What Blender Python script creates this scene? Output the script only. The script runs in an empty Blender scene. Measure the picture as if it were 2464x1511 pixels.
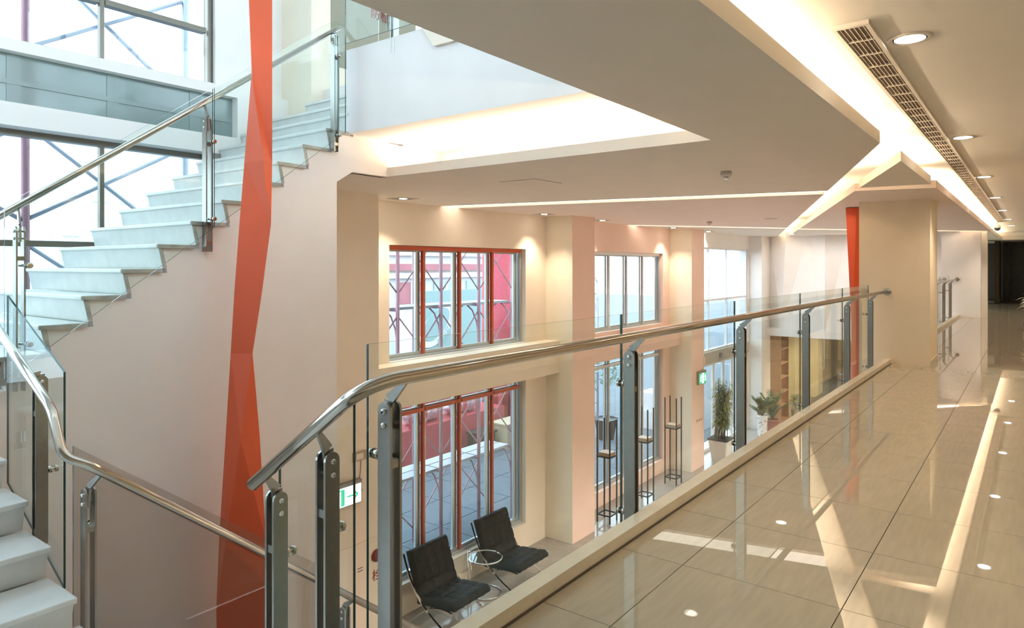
import bpy, bmesh, math, random
from mathutils import Vector, Matrix
random.seed(7)
PI = math.pi
SC = bpy.context.scene
COL = SC.collection

# ------------------------------------------------------------------ camera, world, exposure
YAW = 37.1726
cam = bpy.data.cameras.new('camera'); camo = bpy.data.objects.new('camera', cam); COL.objects.link(camo)
cam.sensor_width = 36.0; cam.sensor_fit = 'HORIZONTAL'
cam.lens = 36.0 * 1659.0 / 2464.0
cam.shift_x = 0.0
cam.shift_y = -(755.5 - 639.0) / 2464.0
cam.clip_start = 0.05; cam.clip_end = 500
camo.location = (0, 0, 1.5)
camo.rotation_euler = (PI / 2, 0, math.radians(YAW - 90.0))
SC.camera = camo
SC.view_settings.view_transform = 'Standard'
SC.view_settings.look = 'None'
SC.view_settings.exposure = 1.35
SC.view_settings.gamma = 1.0
SC.view_settings.use_curve_mapping = False
try:
    SC.cycles.use_denoising = True
    SC.cycles.max_bounces = 10
    SC.cycles.diffuse_bounces = 5
    SC.cycles.glossy_bounces = 5
    SC.cycles.transparent_max_bounces = 40
    SC.cycles.transmission_bounces = 6
    SC.cycles.sample_clamp_indirect = 6.0
    SC.cycles.caustics_reflective = False
    SC.cycles.caustics_refractive = False
except Exception:
    pass

W = bpy.data.worlds.new('sky'); SC.world = W; W.use_nodes = True
nt = W.node_tree; nt.nodes.clear()
wo = nt.nodes.new('ShaderNodeOutputWorld'); bg = nt.nodes.new('ShaderNodeBackground')
tc = nt.nodes.new('ShaderNodeTexCoord'); sx = nt.nodes.new('ShaderNodeSeparateXYZ'); rp = nt.nodes.new('ShaderNodeValToRGB')
nt.links.new(tc.outputs['Generated'], sx.inputs[0]); nt.links.new(sx.outputs['Z'], rp.inputs[0])
rp.color_ramp.elements[0].position = 0.0; rp.color_ramp.elements[0].color = (0.86, 0.95, 1.0, 1)
rp.color_ramp.elements[1].position = 0.7; rp.color_ramp.elements[1].color = (0.70, 0.88, 1.0, 1)
nt.links.new(rp.outputs[0], bg.inputs[0]); bg.inputs[1].default_value = 2.7
nt.links.new(bg.outputs[0], wo.inputs[0])

def area_light(name, loc, sx_, sy_, power, color, rot=(0, 0, 0), spread=None):
    l = bpy.data.lights.new(name, 'AREA'); l.shape = 'RECTANGLE'; l.size = sx_; l.size_y = sy_
    l.energy = power; l.color = color
    if spread: l.spread = spread
    o = bpy.data.objects.new(name, l); o.location = loc; o.rotation_euler = rot; COL.objects.link(o); return o

def strip_light(name, a, b, z, wpm, color=(1.0, 0.80, 0.56), width=0.05):
    a = Vector(a); b = Vector(b); m = (a + b) / 2; L = (b - a).length
    ang = math.atan2(b.y - a.y, b.x - a.x)
    area_light(name, (m.x, m.y, z), L, width, wpm * L, color, (PI, 0, ang if True else 0))

def spot(name, loc, power, color=(1.0, 0.80, 0.58), size=100, blend=0.6, rot=(0, 0, 0)):
    l = bpy.data.lights.new(name, 'SPOT'); l.energy = power; l.color = color; l.spot_size = math.radians(size); l.spot_blend = blend
    l.shadow_soft_size = 0.05
    o = bpy.data.objects.new(name, l); o.location = loc; o.rotation_euler = rot; COL.objects.link(o); return o

WARM = (1.0, 0.83, 0.61)
COVE = 9.0
# concealed cove strips lying on top of the dropped ceiling panels
strip_light('cove_light', (-4.5, 1.30), (6.1, 1.30), 2.605, COVE, WARM)
strip_light('cove_light', (7.9, 1.16), (9.65, 1.16), 2.605, COVE * 0.9, WARM)
strip_light('cove_light', (10.6, 1.22), (32.0, 1.22), 2.605, COVE, WARM)
def l1(x, off=0.0): return 0.998 + 0.3343 * (x - 6.254) + off
strip_light('cove_light', (6.5, l1(6.5, 0.22)), (9.6, l1(9.6, 0.22)), 2.605, COVE * 4.5, WARM)
strip_light('cove_light', (10.6, l1(10.6, 0.22)), (18.4, l1(18.4, 0.22)), 2.605, COVE * 4.5, WARM)
strip_light('cove_light', (19.4, l1(19.4, 0.22)), (24.0, l1(24.0, 0.22)), 2.605, COVE * 4.5, WARM)
strip_light('cove_light', (5.55, 2.1), (5.55, 5.7), 2.605, 8.5, WARM)
DOWN = [(4.362, 0.55), (8.04, 0.56), (11.78, 0.57), (15.496, 0.58), (19.2, 0.58), (22.95, 0.58), (26.7, 0.58)]
for x, y in DOWN:
    spot('downlight_lamp', (x, y, 2.73), 55, WARM, 110, 0.7)
WASH = [(7.14, 7.43), (10.93, 7.51), (13.2, 7.53), (16.93, 7.54), (19.4, 7.55)]
for x, y in WASH:
    spot('wall_washer_lamp', (x, y, 2.46), 55, (1.0, 0.87, 0.67), 95, 0.8)

# ------------------------------------------------------------------ materials
def newmat(name):
    m = bpy.data.materials.new(name); m.use_nodes = True
    return m, m.node_tree, m.node_tree.nodes['Principled BSDF']

def mat(name, col, rough=0.6, metal=0.0, var=0.0, vscale=3.0, bump=0.0, bscale=60.0, coat=0.0, spec=0.5, stretch=None):
    m, t, b = newmat(name)
    b.inputs['Base Color'].default_value = (*col, 1); b.inputs['Roughness'].default_value = rough
    b.inputs['Metallic'].default_value = metal; b.inputs['Coat Weight'].default_value = coat
    b.inputs['Coat Roughness'].default_value = 0.03; b.inputs['Specular IOR Level'].default_value = spec
    if var or bump:
        tcn = t.nodes.new('ShaderNodeTexCoord')
        vec = tcn.outputs['Object']
        if stretch:
            mp = t.nodes.new('ShaderNodeMapping'); mp.inputs['Scale'].default_value = stretch
            t.links.new(vec, mp.inputs[0]); vec = mp.outputs[0]
        if var:
            n = t.nodes.new('ShaderNodeTexNoise'); n.inputs['Scale'].default_value = vscale; n.inputs['Detail'].default_value = 6
            t.links.new(vec, n.inputs['Vector'])
            r = t.nodes.new('ShaderNodeValToRGB')
            lo = tuple(max(0, c * (1 - var)) for c in col); hi = tuple(min(1, c * (1 + var)) for c in col)
            r.color_ramp.elements[0].position = 0.3; r.color_ramp.elements[0].color = (*lo, 1)
            r.color_ramp.elements[1].position = 0.7; r.color_ramp.elements[1].color = (*hi, 1)
            t.links.new(n.outputs[0], r.inputs[0]); t.links.new(r.outputs[0], b.inputs['Base Color'])
        if bump:
            n2 = t.nodes.new('ShaderNodeTexNoise'); n2.inputs['Scale'].default_value = bscale; n2.inputs['Detail'].default_value = 3
            t.links.new(vec, n2.inputs['Vector'])
            bp = t.nodes.new('ShaderNodeBump'); bp.inputs['Strength'].default_value = bump; bp.inputs['Distance'].default_value = 0.003
            t.links.new(n2.outputs[0], bp.inputs['Height']); t.links.new(bp.outputs[0], b.inputs['Normal'])
    return m

def emit(name, col, s):
    m, t, b = newmat(name)
    b.inputs['Base Color'].default_value = (*col, 1)
    b.inputs['Emission Color'].default_value = (*col, 1); b.inputs['Emission Strength'].default_value = s
    return m

def glass(name, tint=(0.93, 0.98, 0.96), ior=1.45, rough=0.0):
    m = bpy.data.materials.new(name); m.use_nodes = True; t = m.node_tree; t.nodes.clear()
    o = t.nodes.new('ShaderNodeOutputMaterial'); tr = t.nodes.new('ShaderNodeBsdfTransparent'); gl = t.nodes.new('ShaderNodeBsdfGlossy')
    fr = t.nodes.new('ShaderNodeFresnel'); mx = t.nodes.new('ShaderNodeMixShader')
    tr.inputs[0].default_value = (*tint, 1); gl.inputs[0].default_value = (1, 1, 1, 1); gl.inputs['Roughness'].default_value = rough
    ge = t.nodes.new('ShaderNodeNewGeometry'); mi = t.nodes.new('ShaderNodeMix'); mi.data_type = 'FLOAT'
    mi.inputs[2].default_value = ior; mi.inputs[3].default_value = 1.0 / ior
    t.links.new(ge.outputs['Backfacing'], mi.inputs[0]); t.links.new(mi.outputs[0], fr.inputs[0])
    t.links.new(fr.outputs[0], mx.inputs[0]); t.links.new(tr.outputs[0], mx.inputs[1]); t.links.new(gl.outputs[0], mx.inputs[2])
    t.links.new(mx.outputs[0], o.inputs[0])
    return m

M = {}
M['white'] = mat('white_paint', (0.84, 0.81, 0.79), 0.7, var=0.02, bump=0.08)
M['stairwall'] = mat('stair_wall_paint', (0.86, 0.80, 0.77), 0.7, var=0.02, bump=0.08)
M['cream'] = mat('cream_paint', (0.87, 0.76, 0.64), 0.7, var=0.02, bump=0.08)
M['creamcol'] = mat('cream_column_paint', (0.86, 0.79, 0.65), 0.7, var=0.02, bump=0.08)
M['salmon'] = mat('salmon_paint', (0.89, 0.66, 0.57), 0.7, var=0.02, bump=0.08)
M['pillar'] = mat('pillar_paint', (0.86, 0.75, 0.58), 0.65, var=0.02, bump=0.08)
M['ceil'] = mat('ceiling_paint', (0.82, 0.76, 0.68), 0.8, var=0.015, bump=0.05)
M['ceil_bounce_pink'] = mat('pink_bounce_ceiling', (0.84, 0.69, 0.64), 0.8, var=0.015, bump=0.05)  # pink bounced light put into the ceiling colour
M['ceil_bounce_rose'] = mat('rose_bounce_ceiling', (0.83, 0.72, 0.66), 0.8, var=0.015, bump=0.05)  # fainter bounced pink painted into some ceiling panels
M['ceil_hi'] = mat('raised_ceiling_paint', (0.82, 0.76, 0.68), 0.8, var=0.015, bump=0.05)
M['olive'] = mat('olive_grey_paint', (0.30, 0.28, 0.21), 0.6, var=0.03)
M['dark'] = mat('dark_wood_lobby_gloom', (0.03, 0.022, 0.015), 0.35, var=0.3, vscale=4)  # real dark wood; on lobby surfaces it stands for unlit gloom
M['darkbrown'] = mat('brown_wall', (0.10, 0.08, 0.045), 0.6, var=0.1)
M['tile'] = mat('beige_tile', (0.405, 0.35, 0.262), 0.012, var=0.07, vscale=5.0, coat=0.0, spec=0.68, stretch=(0.7, 6, 1))
M['grout'] = mat('grout', (0.10, 0.08, 0.06), 0.8)
M['gtile'] = mat('hall_tile', (0.38, 0.33, 0.29), 0.12, var=0.10, vscale=4.0, spec=0.6)
M['kerb'] = mat('kerb_stone', (0.68, 0.61, 0.48), 0.25, var=0.05, vscale=8)
M['marble'] = mat('pale_marble', (0.72, 0.73, 0.71), 0.3, var=0.06, vscale=7, bump=0.05, bscale=90)
M['marble_end'] = mat('stone_edge', (0.42, 0.40, 0.37), 0.5, var=0.25, vscale=9)
M['steel'] = mat('brushed_steel', (0.36, 0.35, 0.325), 0.30, 1.0, var=0.04, vscale=30)
M['polish'] = mat('polished_steel', (0.55, 0.51, 0.45), 0.13, 1.0)
M['chrome'] = mat('chrome', (0.80, 0.80, 0.80), 0.06, 1.0)
M['alu'] = mat('aluminium', (0.55, 0.60, 0.62), 0.35, 0.6)
M['aluw'] = mat('white_aluminium', (0.78, 0.80, 0.82), 0.4, 0.1)
M['bronze'] = mat('bronze_frame', (0.16, 0.145, 0.12), 0.3, 0.7)
M['gasket'] = mat('rubber_gasket', (0.05, 0.06, 0.06), 0.6)
M['redframe'] = mat('red_frame', (0.56, 0.10, 0.045), 0.45, var=0.08)
M['redcol'] = mat('red_column_paint', (0.72, 0.105, 0.035), 0.45, var=0.03)
M['glass_smoke'] = glass('smoked_railing_glass', (0.83, 0.81, 0.79), 1.3)
M['glass'] = glass('railing_glass', (0.955, 0.985, 0.975), 1.27)
M['gedge'] = mat('glass_edge', (0.01, 0.055, 0.05), 0.15, 0.0, spec=0.8)
M['pane'] = glass('window_glass', (0.90, 0.95, 0.97))
M['pane_tint'] = glass('tinted_window_glass', (0.78, 0.84, 0.86))
M['tglass'] = glass('table_glass', (0.75, 0.85, 0.88))
M['spandrel'] = mat('grey_spandrel_glass', (0.22, 0.285, 0.285), 0.12, var=0.06, vscale=1.2, spec=0.6)
M['leather'] = mat('black_leather', (0.0045, 0.0045, 0.006), 0.5, bump=0.1, bscale=120, spec=0.13)
M['blackmetal'] = mat('black_metal', (0.022, 0.02, 0.02), 0.45)
M['book'] = mat('book_cover', (0.70, 0.58, 0.48), 0.5, var=0.05)
M['page'] = mat('book_pages', (0.45, 0.32, 0.22), 0.7, var=0.2, vscale=60, stretch=(1, 1, 20))
M['led'] = emit('lamp_disc', (1.0, 0.93, 0.80), 14.0)
M['led2'] = emit('lamp_disc_dim', (1.0, 0.93, 0.80), 3.0)
M['line'] = emit('slit_diffuser', (1.0, 0.90, 0.76), 1.15)
M['ventm'] = mat('vent_enamel', (0.74, 0.66, 0.57), 0.45)
M['ventdark'] = mat('vent_duct', (0.33, 0.25, 0.21), 0.8)
M['signw'] = emit('sign_white', (0.92, 0.98, 0.95), 0.75)
M['signg'] = emit('sign_green', (0.02, 0.42, 0.22), 0.55)
M['plastic'] = mat('white_plastic', (0.70, 0.66, 0.60), 0.4)
M['grey_plastic'] = mat('grey_plastic', (0.25, 0.23, 0.21), 0.4)
M['redplastic'] = mat('dark_red_plastic', (0.16, 0.012, 0.012), 0.35)
M['redtext'] = mat('red_lettering', (0.30, 0.02, 0.015), 0.5)
M['leafbam'] = mat('bamboo_leaf', (0.25, 0.29, 0.10), 0.5, var=0.5, vscale=6)
M['leafdk'] = mat('glossy_leaf', (0.07, 0.16, 0.06), 0.35, var=0.4, vscale=7)
M['cane'] = mat('cane', (0.20, 0.15, 0.08), 0.6, var=0.2)
M['soil'] = mat('soil', (0.05, 0.04, 0.03), 0.9)
M['potw'] = mat('white_ceramic', (0.74, 0.72, 0.68), 0.25)
M['terra'] = mat('terracotta', (0.36, 0.11, 0.07), 0.55, var=0.1)
M['wood'] = mat('shelf_wood', (0.48, 0.27, 0.14), 0.5, var=0.12, stretch=(1, 1, 8))
M['shopwall'] = mat('shop_wall', (0.76, 0.66, 0.42), 0.7, var=0.02)
M['pave'] = mat('paving', (0.11, 0.125, 0.15), 0.85, var=0.08, vscale=9, bump=0.2, bscale=200)
M['paved'] = mat('dark_paving', (0.03, 0.065, 0.09), 0.85, var=0.15, vscale=12)
M['road'] = mat('road', (0.13, 0.145, 0.17), 0.9, var=0.1)
M['scaf'] = mat('scaffold_tube', (0.46, 0.25, 0.30), 0.5, 0.2, var=0.1)
M['scafb'] = mat('galvanised_tube', (0.42, 0.45, 0.55), 0.4, 0.4, var=0.1)
M['extred'] = mat('red_render', (0.46, 0.05, 0.075), 0.6, var=0.12, vscale=14)
M['wrap'] = mat('plastic_wrap', (0.62, 0.42, 0.50), 0.25, var=0.2, vscale=9)
M['wrapw'] = mat('white_wrap', (0.75, 0.72, 0.74), 0.35, var=0.1)
M['plank'] = mat('steel_plank', (0.42, 0.40, 0.44), 0.5, 0.3)
M['facade'] = mat('facade_pale', (0.62, 0.60, 0.60), 0.8, var=0.08)
M['facaded'] = mat('facade_red', (0.45, 0.16, 0.18), 0.8, var=0.1)
M['facadew'] = mat('facade_white', (0.85, 0.84, 0.82), 0.7)
M['winglass'] = mat('far_window_glass', (0.35, 0.45, 0.50), 0.15)
M['signteal'] = mat('sign_teal', (0.30, 0.42, 0.42), 0.5)
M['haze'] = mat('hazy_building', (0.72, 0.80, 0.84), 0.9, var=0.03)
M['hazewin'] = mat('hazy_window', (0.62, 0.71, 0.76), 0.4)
M['brownstone'] = mat('ochre', (0.50, 0.38, 0.26), 0.7, var=0.1)
def vase_mat():
    m, t, b = newmat('floral_porcelain')
    tcn = t.nodes.new('ShaderNodeTexCoord'); v = t.nodes.new('ShaderNodeTexVoronoi'); v.inputs['Scale'].default_value = 11
    t.links.new(tcn.outputs['Object'], v.inputs['Vector'])
    r = t.nodes.new('ShaderNodeValToRGB'); r.color_ramp.elements[0].position = 0.12; r.color_ramp.elements[0].color = (0.20, 0.14, 0.35, 1)
    r.color_ramp.elements[1].position = 0.34; r.color_ramp.elements[1].color = (0.80, 0.77, 0.76, 1)
    e = r.color_ramp.elements.new(0.24); e.color = (0.55, 0.28, 0.28, 1)
    t.links.new(v.outputs['Distance'], r.inputs[0]); t.links.new(r.outputs[0], b.inputs['Base Color']); b.inputs['Roughness'].default_value = 0.15
    return m
M['vase'] = vase_mat()

# ------------------------------------------------------------------ mesh helpers
class MB:
    def __init__(s): s.v = []; s.f = []; s.mi = []; s.sm = []
    def add(s, vs, fs, mi=0, sm=False):
        b = len(s.v); s.v += [tuple(p) for p in vs]
        for f in fs: s.f.append(tuple(b + i for i in f)); s.mi.append(mi); s.sm.append(sm)
        return s
    def box(s, x0, x1, y0, y1, z0, z1, mi=0):
        vs = [(x0, y0, z0), (x1, y0, z0), (x1, y1, z0), (x0, y1, z0), (x0, y0, z1), (x1, y0, z1), (x1, y1, z1), (x0, y1, z1)]
        return s.add(vs, [(0, 3, 2, 1), (4, 5, 6, 7), (0, 1, 5, 4), (1, 2, 6, 5), (2, 3, 7, 6), (3, 0, 4, 7)], mi)
    def hexa(s, b4, t4, mi=0):
        return s.add(list(b4) + list(t4), [(0, 3, 2, 1), (4, 5, 6, 7), (0, 1, 5, 4), (1, 2, 6, 5), (2, 3, 7, 6), (3, 0, 4, 7)], mi)
    def prism(s, poly, z0, z1, mi=0, mside=None):
        n = len(poly); vs = [(p[0], p[1], z0) for p in poly] + [(p[0], p[1], z1) for p in poly]
        s.add(vs, [tuple(range(n))[::-1], tuple(range(n, 2 * n))], mi)
        s.add(vs, [(i, (i + 1) % n, n + (i + 1) % n, n + i) for i in range(n)], mi if mside is None else mside)
        return s
    def prism_y(s, poly, y0, y1, mi=0, mside=None):        # poly in (x, z)
        n = len(poly); vs = [(p[0], y0, p[1]) for p in poly] + [(p[0], y1, p[1]) for p in poly]
        s.add(vs, [tuple(range(n)), tuple(range(n, 2 * n))[::-1]], mi)
        s.add(vs, [(i, n + i, n + (i + 1) % n, (i + 1) % n) for i in range(n)], mi if mside is None else mside)
        return s
    def prism_x(s, poly, x0, x1, mi=0, mside=None):        # poly in (y, z)
        n = len(poly); vs = [(x0, p[0], p[1]) for p in poly] + [(x1, p[0], p[1]) for p in poly]
        s.add(vs, [tuple(range(n))[::-1], tuple(range(n, 2 * n))], mi)
        s.add(vs, [(i, (i + 1) % n, n + (i + 1) % n, n + i) for i in range(n)], mi if mside is None else mside)
        return s
    def tube(s, path, r, n=12, mi=0, sm=True, flat=None):
        P = [Vector(p) for p in path]; rings = []; up = None
        for i, p in enumerate(P):
            if i == 0: d = P[1] - P[0]
            elif i == len(P) - 1: d = P[-1] - P[-2]
            else: d = (P[i] - P[i - 1]).normalized() + (P[i + 1] - P[i]).normalized()
            d.normalize()
            if up is None:
                up = Vector((0, 0, 1)) if abs(d.z) < 0.95 else Vector((1, 0, 0))
            a = d.cross(up)
            if a.length < 1e-5: a = d.cross(Vector((0, 1, 0)))
            a.normalize(); up = a.cross(d); up.normalize()
            rr = r[i] if isinstance(r, (list, tuple)) else r
            fx = flat or (1, 1)
            rings.append([p + a * math.cos(2 * PI * k / n) * rr * fx[0] + up * math.sin(2 * PI * k / n) * rr * fx[1] for k in range(n)])
        vs = [q for R in rings for q in R]; m = len(rings)
        fs = [(i * n + k, i * n + (k + 1) % n, (i + 1) * n + (k + 1) % n, (i + 1) * n + k) for i in range(m - 1) for k in range(n)]
        s.add(vs, fs, mi, sm)
        b = len(s.v) - len(vs)
        s.f.append(tuple(b + k for k in range(n))[::-1]); s.mi.append(mi); s.sm.append(False)
        s.f.append(tuple(b + (m - 1) * n + k for k in range(n))); s.mi.append(mi); s.sm.append(False)
        return s
    def bar(s, a, b, w, h, mi=0):                            # rectangular bar along a-b
        a = Vector(a); b = Vector(b); d = (b - a).normalized()
        up = Vector((0, 0, 1)) if abs(d.z) < 0.95 else Vector((0, 1, 0))
        x = d.cross(up).normalized(); u = x.cross(d).normalized()
        c = [(-w / 2, -h / 2), (w / 2, -h / 2), (w / 2, h / 2), (-w / 2, h / 2)]
        return s.hexa([a + x * i + u * j for i, j in c], [b + x * i + u * j for i, j in c], mi)
    def lathe(s, prof, n=24, c=(0, 0, 0), mi=0, sm=True):    # prof list of (r, z)
        vs = []; m = len(prof)
        for r, z in prof: vs += [(c[0] + r * math.cos(2 * PI * k / n), c[1] + r * math.sin(2 * PI * k / n), c[2] + z) for k in range(n)]
        fs = [(i * n + k, i * n + (k + 1) % n, (i + 1) * n + (k + 1) % n, (i + 1) * n + k) for i in range(m - 1) for k in range(n)]
        s.add(vs, fs, mi, sm)
        b = len(s.v) - len(vs)
        s.f.append(tuple(b + k for k in range(n))[::-1]); s.mi.append(mi); s.sm.append(False)
        s.f.append(tuple(b + (m - 1) * n + k for k in range(n))); s.mi.append(mi); s.sm.append(False)
        return s
    def build(s, name, mats, parent=None, fix=True):
        me = bpy.data.meshes.new(name)
        off = Vector((0, 0, 0)) if parent is None else parent.get('_o', None)
        if parent is not None:
            off = WORLD.get(parent.name, Vector((0, 0, 0)))
            vs = [tuple(Vector(p) - off) for p in s.v]
        else: vs = s.v
        me.from_pydata(vs, [], s.f)
        for m in (mats if isinstance(mats, (list, tuple)) else [mats]): me.materials.append(m)
        me.polygons.foreach_set('material_index', s.mi); me.polygons.foreach_set('use_smooth', s.sm)
        if fix:
            bm = bmesh.new(); bm.from_mesh(me); bmesh.ops.recalc_face_normals(bm, faces=bm.faces); bm.to_mesh(me); bm.free()
        me.update()
        o = bpy.data.objects.new(name, me); COL.objects.link(o)
        if parent is not None:
            o.parent = parent
            WORLD[o.name] = off
        return o

WORLD = {}       # world position that a parent's children are built relative to
def tag(o, label=None, cat=None, group=None, kind=None):
    if label: o['label'] = label
    if cat: o['category'] = cat
    if group: o['group'] = group
    if kind: o['kind'] = kind
    return o
def thing(name, loc, label, cat, group=None):
    o = bpy.data.objects.new(name, None); COL.objects.link(o); o.location = loc; o.empty_display_size = 0.1
    WORLD[o.name] = Vector(loc); return tag(o, label, cat, group)
def sroot(name):
    o = bpy.data.objects.new(name, None); COL.objects.link(o); WORLD[o.name] = Vector((0, 0, 0)); o['kind'] = 'structure'; return o
def struct(name, mb, mats, parent=None):
    o = mb.build(name, mats, parent)
    if parent is None: o['kind'] = 'structure'
    return o
def copy_tree(o, parent=None):
    c = o.copy(); COL.objects.link(c)
    if parent is not None: c.parent = parent
    for ch in list(o.children): copy_tree(ch, c)
    return c
def bevel(o, w, seg=2):
    bm = bmesh.new(); bm.from_mesh(o.data)
    bmesh.ops.bevel(bm, geom=bm.edges[:], offset=w, segments=seg, affect='EDGES', profile=0.5, clamp_overlap=True)
    bm.to_mesh(o.data); bm.free(); return o
def fillet(pts, r, n=6):
    P = [Vector(p) for p in pts]; out = [P[0]]
    for i in range(1, len(P) - 1):
        a = (P[i - 1] - P[i]); b = (P[i + 1] - P[i]); rr = min(r, a.length * 0.45, b.length * 0.45)
        a.normalize(); b.normalize(); s = P[i] + a * rr; e = P[i] + b * rr
        for k in range(n + 1):
            u = k / n; out.append(s * (1 - u) ** 2 + P[i] * 2 * u * (1 - u) + e * u * u)
    out.append(P[-1]); return out
def text_mesh(name, body, size, mat_, parent, origin, xdir, zdir, depth=0.004):
    cu = bpy.data.curves.new(name, 'FONT'); cu.body = body; cu.size = size; cu.extrude = depth / 2
    cu.align_x = 'CENTER'; cu.align_y = 'CENTER'
    t = bpy.data.objects.new(name + '_tmp', cu); COL.objects.link(t)
    dg = bpy.context.evaluated_depsgraph_get(); dg.update()
    me = bpy.data.meshes.new_from_object(t.evaluated_get(dg)); bpy.data.objects.remove(t)
    x = Vector(xdir).normalized(); z = Vector(zdir).normalized(); n = x.cross(z)
    off = WORLD.get(parent.name, Vector((0, 0, 0)))
    R = Matrix((x, z, n)).transposed().to_4x4(); R.translation = Vector(origin) - off
    me.transform(R); me.materials.clear(); me.materials.append(mat_)
    o = bpy.data.objects.new(name, me); COL.objects.link(o); o.parent = parent; return o

# ================================================================== STRUCTURE
GZ = -4.0            # hall floor
ZC = 2.49            # underside of dropped ceiling
# ---- gallery floor: slab with separate polished tiles
fl = MB().box(-6, 36, -2.0, 1.75, -0.42, -0.012).box(-6, 1.5, 1.75, 1.83, -0.42, -0.012)
floor = struct('floor', fl, M['grout'])
TX, TY = 0.736, 0.734
def tile_mesh(w, d, name):
    mb = MB().box(0.002, w - 0.002, 0.002, d - 0.002, -0.012, 0.0)
    o = mb.build(name, M['tile'], floor); return o
full = tile_mesh(TX, TY, 'tile'); edge = tile_mesh(TX, 0.344, 'tile')
xs0 = 3.27 - TX * 5
first = {id(full): True, id(edge): True}
for r, (y0, src) in enumerate([(1.406, edge), (0.672, full), (-0.062, full), (-0.796, full), (-1.53, full)]):
    for k in range(0, 46 if r < 3 else 20):
        x = xs0 + TX * k
        if first[id(src)]: o = src; first[id(src)] = False
        else: o = src.copy(); COL.objects.link(o)
        o.location = (x, y0, 0)
struct('trim_1', MB().box(1.62, 11.87, 1.752, 1.838, -0.42, 0.07), M['kerb'])
struct('trim_shadow_dirt', MB().box(1.62, 11.87, 1.744, 1.7515, -0.01, 0.010), M['grout'])  # dark strip for the shadow and dirt line at the kerb foot
struct('trim_2', MB().box(12.80, 23.8, 1.752, 1.838, -0.42, 0.07), M['kerb'])

# ---- hall floor
hf = struct('floor_hall', MB().box(-6, 38, -2, 8.2, GZ - 0.2, GZ - 0.012), M['gtile'])
src = MB().box(0.003, 0.797, 0.003, 0.797, -0.012, 0.0).build('tile', M['gtile'], hf)
n0 = True
for i in range(26):
    for j in range(3):
        if n0: o = src; n0 = False
        else: o = src.copy(); COL.objects.link(o)
        o.location = (6.4 + 0.8 * i, 5.5 + 0.8 * j, GZ)
struct('floor_hall_base', MB().box(-6, 38, -2, 8.2, GZ - 0.5, GZ - 0.2), M['gtile'])

# ---- dropped ceiling panels
def ceil(name, poly, z0=ZC, z1=ZC + 0.1, m='ceil'): return struct(name, MB().prism(poly, z0, z1), M[m])
def s2(y, off=0.0): return 15.02 + off + (7.93 - y) / 0.725
ceil('ceiling', [(-5.9, 1.0), (6.254, 1.0), (9.80, l1(9.80)), (8.45, 7.9), (4.59, 7.9), (4.59, 5.82), (5.28, 5.82), (5.28, 2.035), (-5.9, 2.035)])
ceil('ceiling_panel', [(10.22, l1(10.22)), (18.75, l1(18.75)), (15.05, 7.9), (8.90, 7.9)], m='ceil_bounce_rose')
ceil('ceiling_panel', [(19.2, l1(19.2)), (24.4, l1(24.4)), (24.4, 7.9), (15.5, 7.9)])
ceil('ceiling_panel', [(7.42, 1.01), (9.753, 1.006), (9.673, 1.78)])
ceil('ceiling_panel', [(10.25, 1.0), (24.0, 1.0), (19.3, l1(19.3, -0.36)), (10.05, l1(10.05, -0.36))], m='ceil_bounce_rose')
ceil('ceiling_panel', [(24.6, 1.0), (32.4, 1.0), (32.4, 6.4), (24.4, 6.4), (24.4, l1(24.4, -0.36)), (19.85, l1(19.85, -0.36))])
# luminous slits between the panels
def light_line(poly, label):
    r = thing('light_line', (poly[0][0], poly[0][1], 2.53), label, 'ceiling light')
    MB().prism(poly, 2.52, 2.53).build('diffuser', M['line'], r)
    MB().prism(poly, 2.532, 2.585).build('housing', M['ventm'], r)
light_line([(9.82, l1(9.9)), (10.20, l1(10.2)), (8.88, 7.9), (8.47, 7.9)], 'thin luminous ceiling slit running from the diagonal cove to the first window wall')
light_line([(18.77, l1(18.8)), (19.18, l1(19.2)), (15.48, 7.9), (15.07, 7.9)], 'thin luminous ceiling slit above the salmon bay, further from the gallery corner')
light_line([(23.14, 1.75), (23.70, 1.75), (19.83, l1(19.8, -0.36)), (19.32, l1(19.3, -0.36))], 'luminous ceiling slit over the distant white pillar')
# raised ceilings above them
struct('trim_reflector', MB().box(6.25, 6.35, 2.04, 5.9, 2.592, 2.879).box(5.29, 6.25, 5.825, 5.9, 2.592, 2.879), M['white'])  # white cove back added to reflect the strip light
struct('ceiling_raised', MB().box(-6, 4.71, -2.0, 2.035, 2.756, 2.88).box(4.71, 36, -2.0, 1.5, 2.756, 2.88)
       .prism([(7.0, 1.5), (36, 1.5), (36, 8.2), (7.0, 8.2)], 2.756, 2.88), M['ceil_hi'])
# header closing the gallery ceiling and the lobby behind it, its darkness painted into the surfaces
struct('wall_header', MB().box(32.42, 32.6, -2.0, 6.4, ZC, 2.756), M['ceil'])
struct('ceiling_lobby', MB().box(32.6, 40, -2.0, 6.4, ZC, 2.6), M['ceil'])
struct('wall_lobby', MB().box(37.5, 37.7, -2.0, 6.4, -0.2, ZC).box(36.4, 37.5, 0.9, 1.1, 0, ZC), M['dark'])
struct('wall_lobby_side', MB().box(34.0, 36.4, 1.15, 1.3, 0, ZC).box(32.6, 34.0, 1.6, 1.8, 0, ZC), M['darkbrown'])
struct('floor_lobby', MB().box(36, 38, -2.0, 6.4, -0.4, 0.0), M['dark'])

# ---- upper floor slab
struct('floor_upper', MB().box(4.71, 13.0, -2.0, 5.75, 2.88, 3.755).box(5.6, 13.0, 5.75, 7.9, 2.88, 3.755).box(-6, 4.71, -2.0, 2.0, 2.88, 3.755), M['white'])
struct('trim_3', MB().prism_x([(4.65, 3.79), (4.46, 3.545), (3.0, 3.545), (3.0, 3.79)], 4.672, 4.708), M['cream'])
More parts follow.
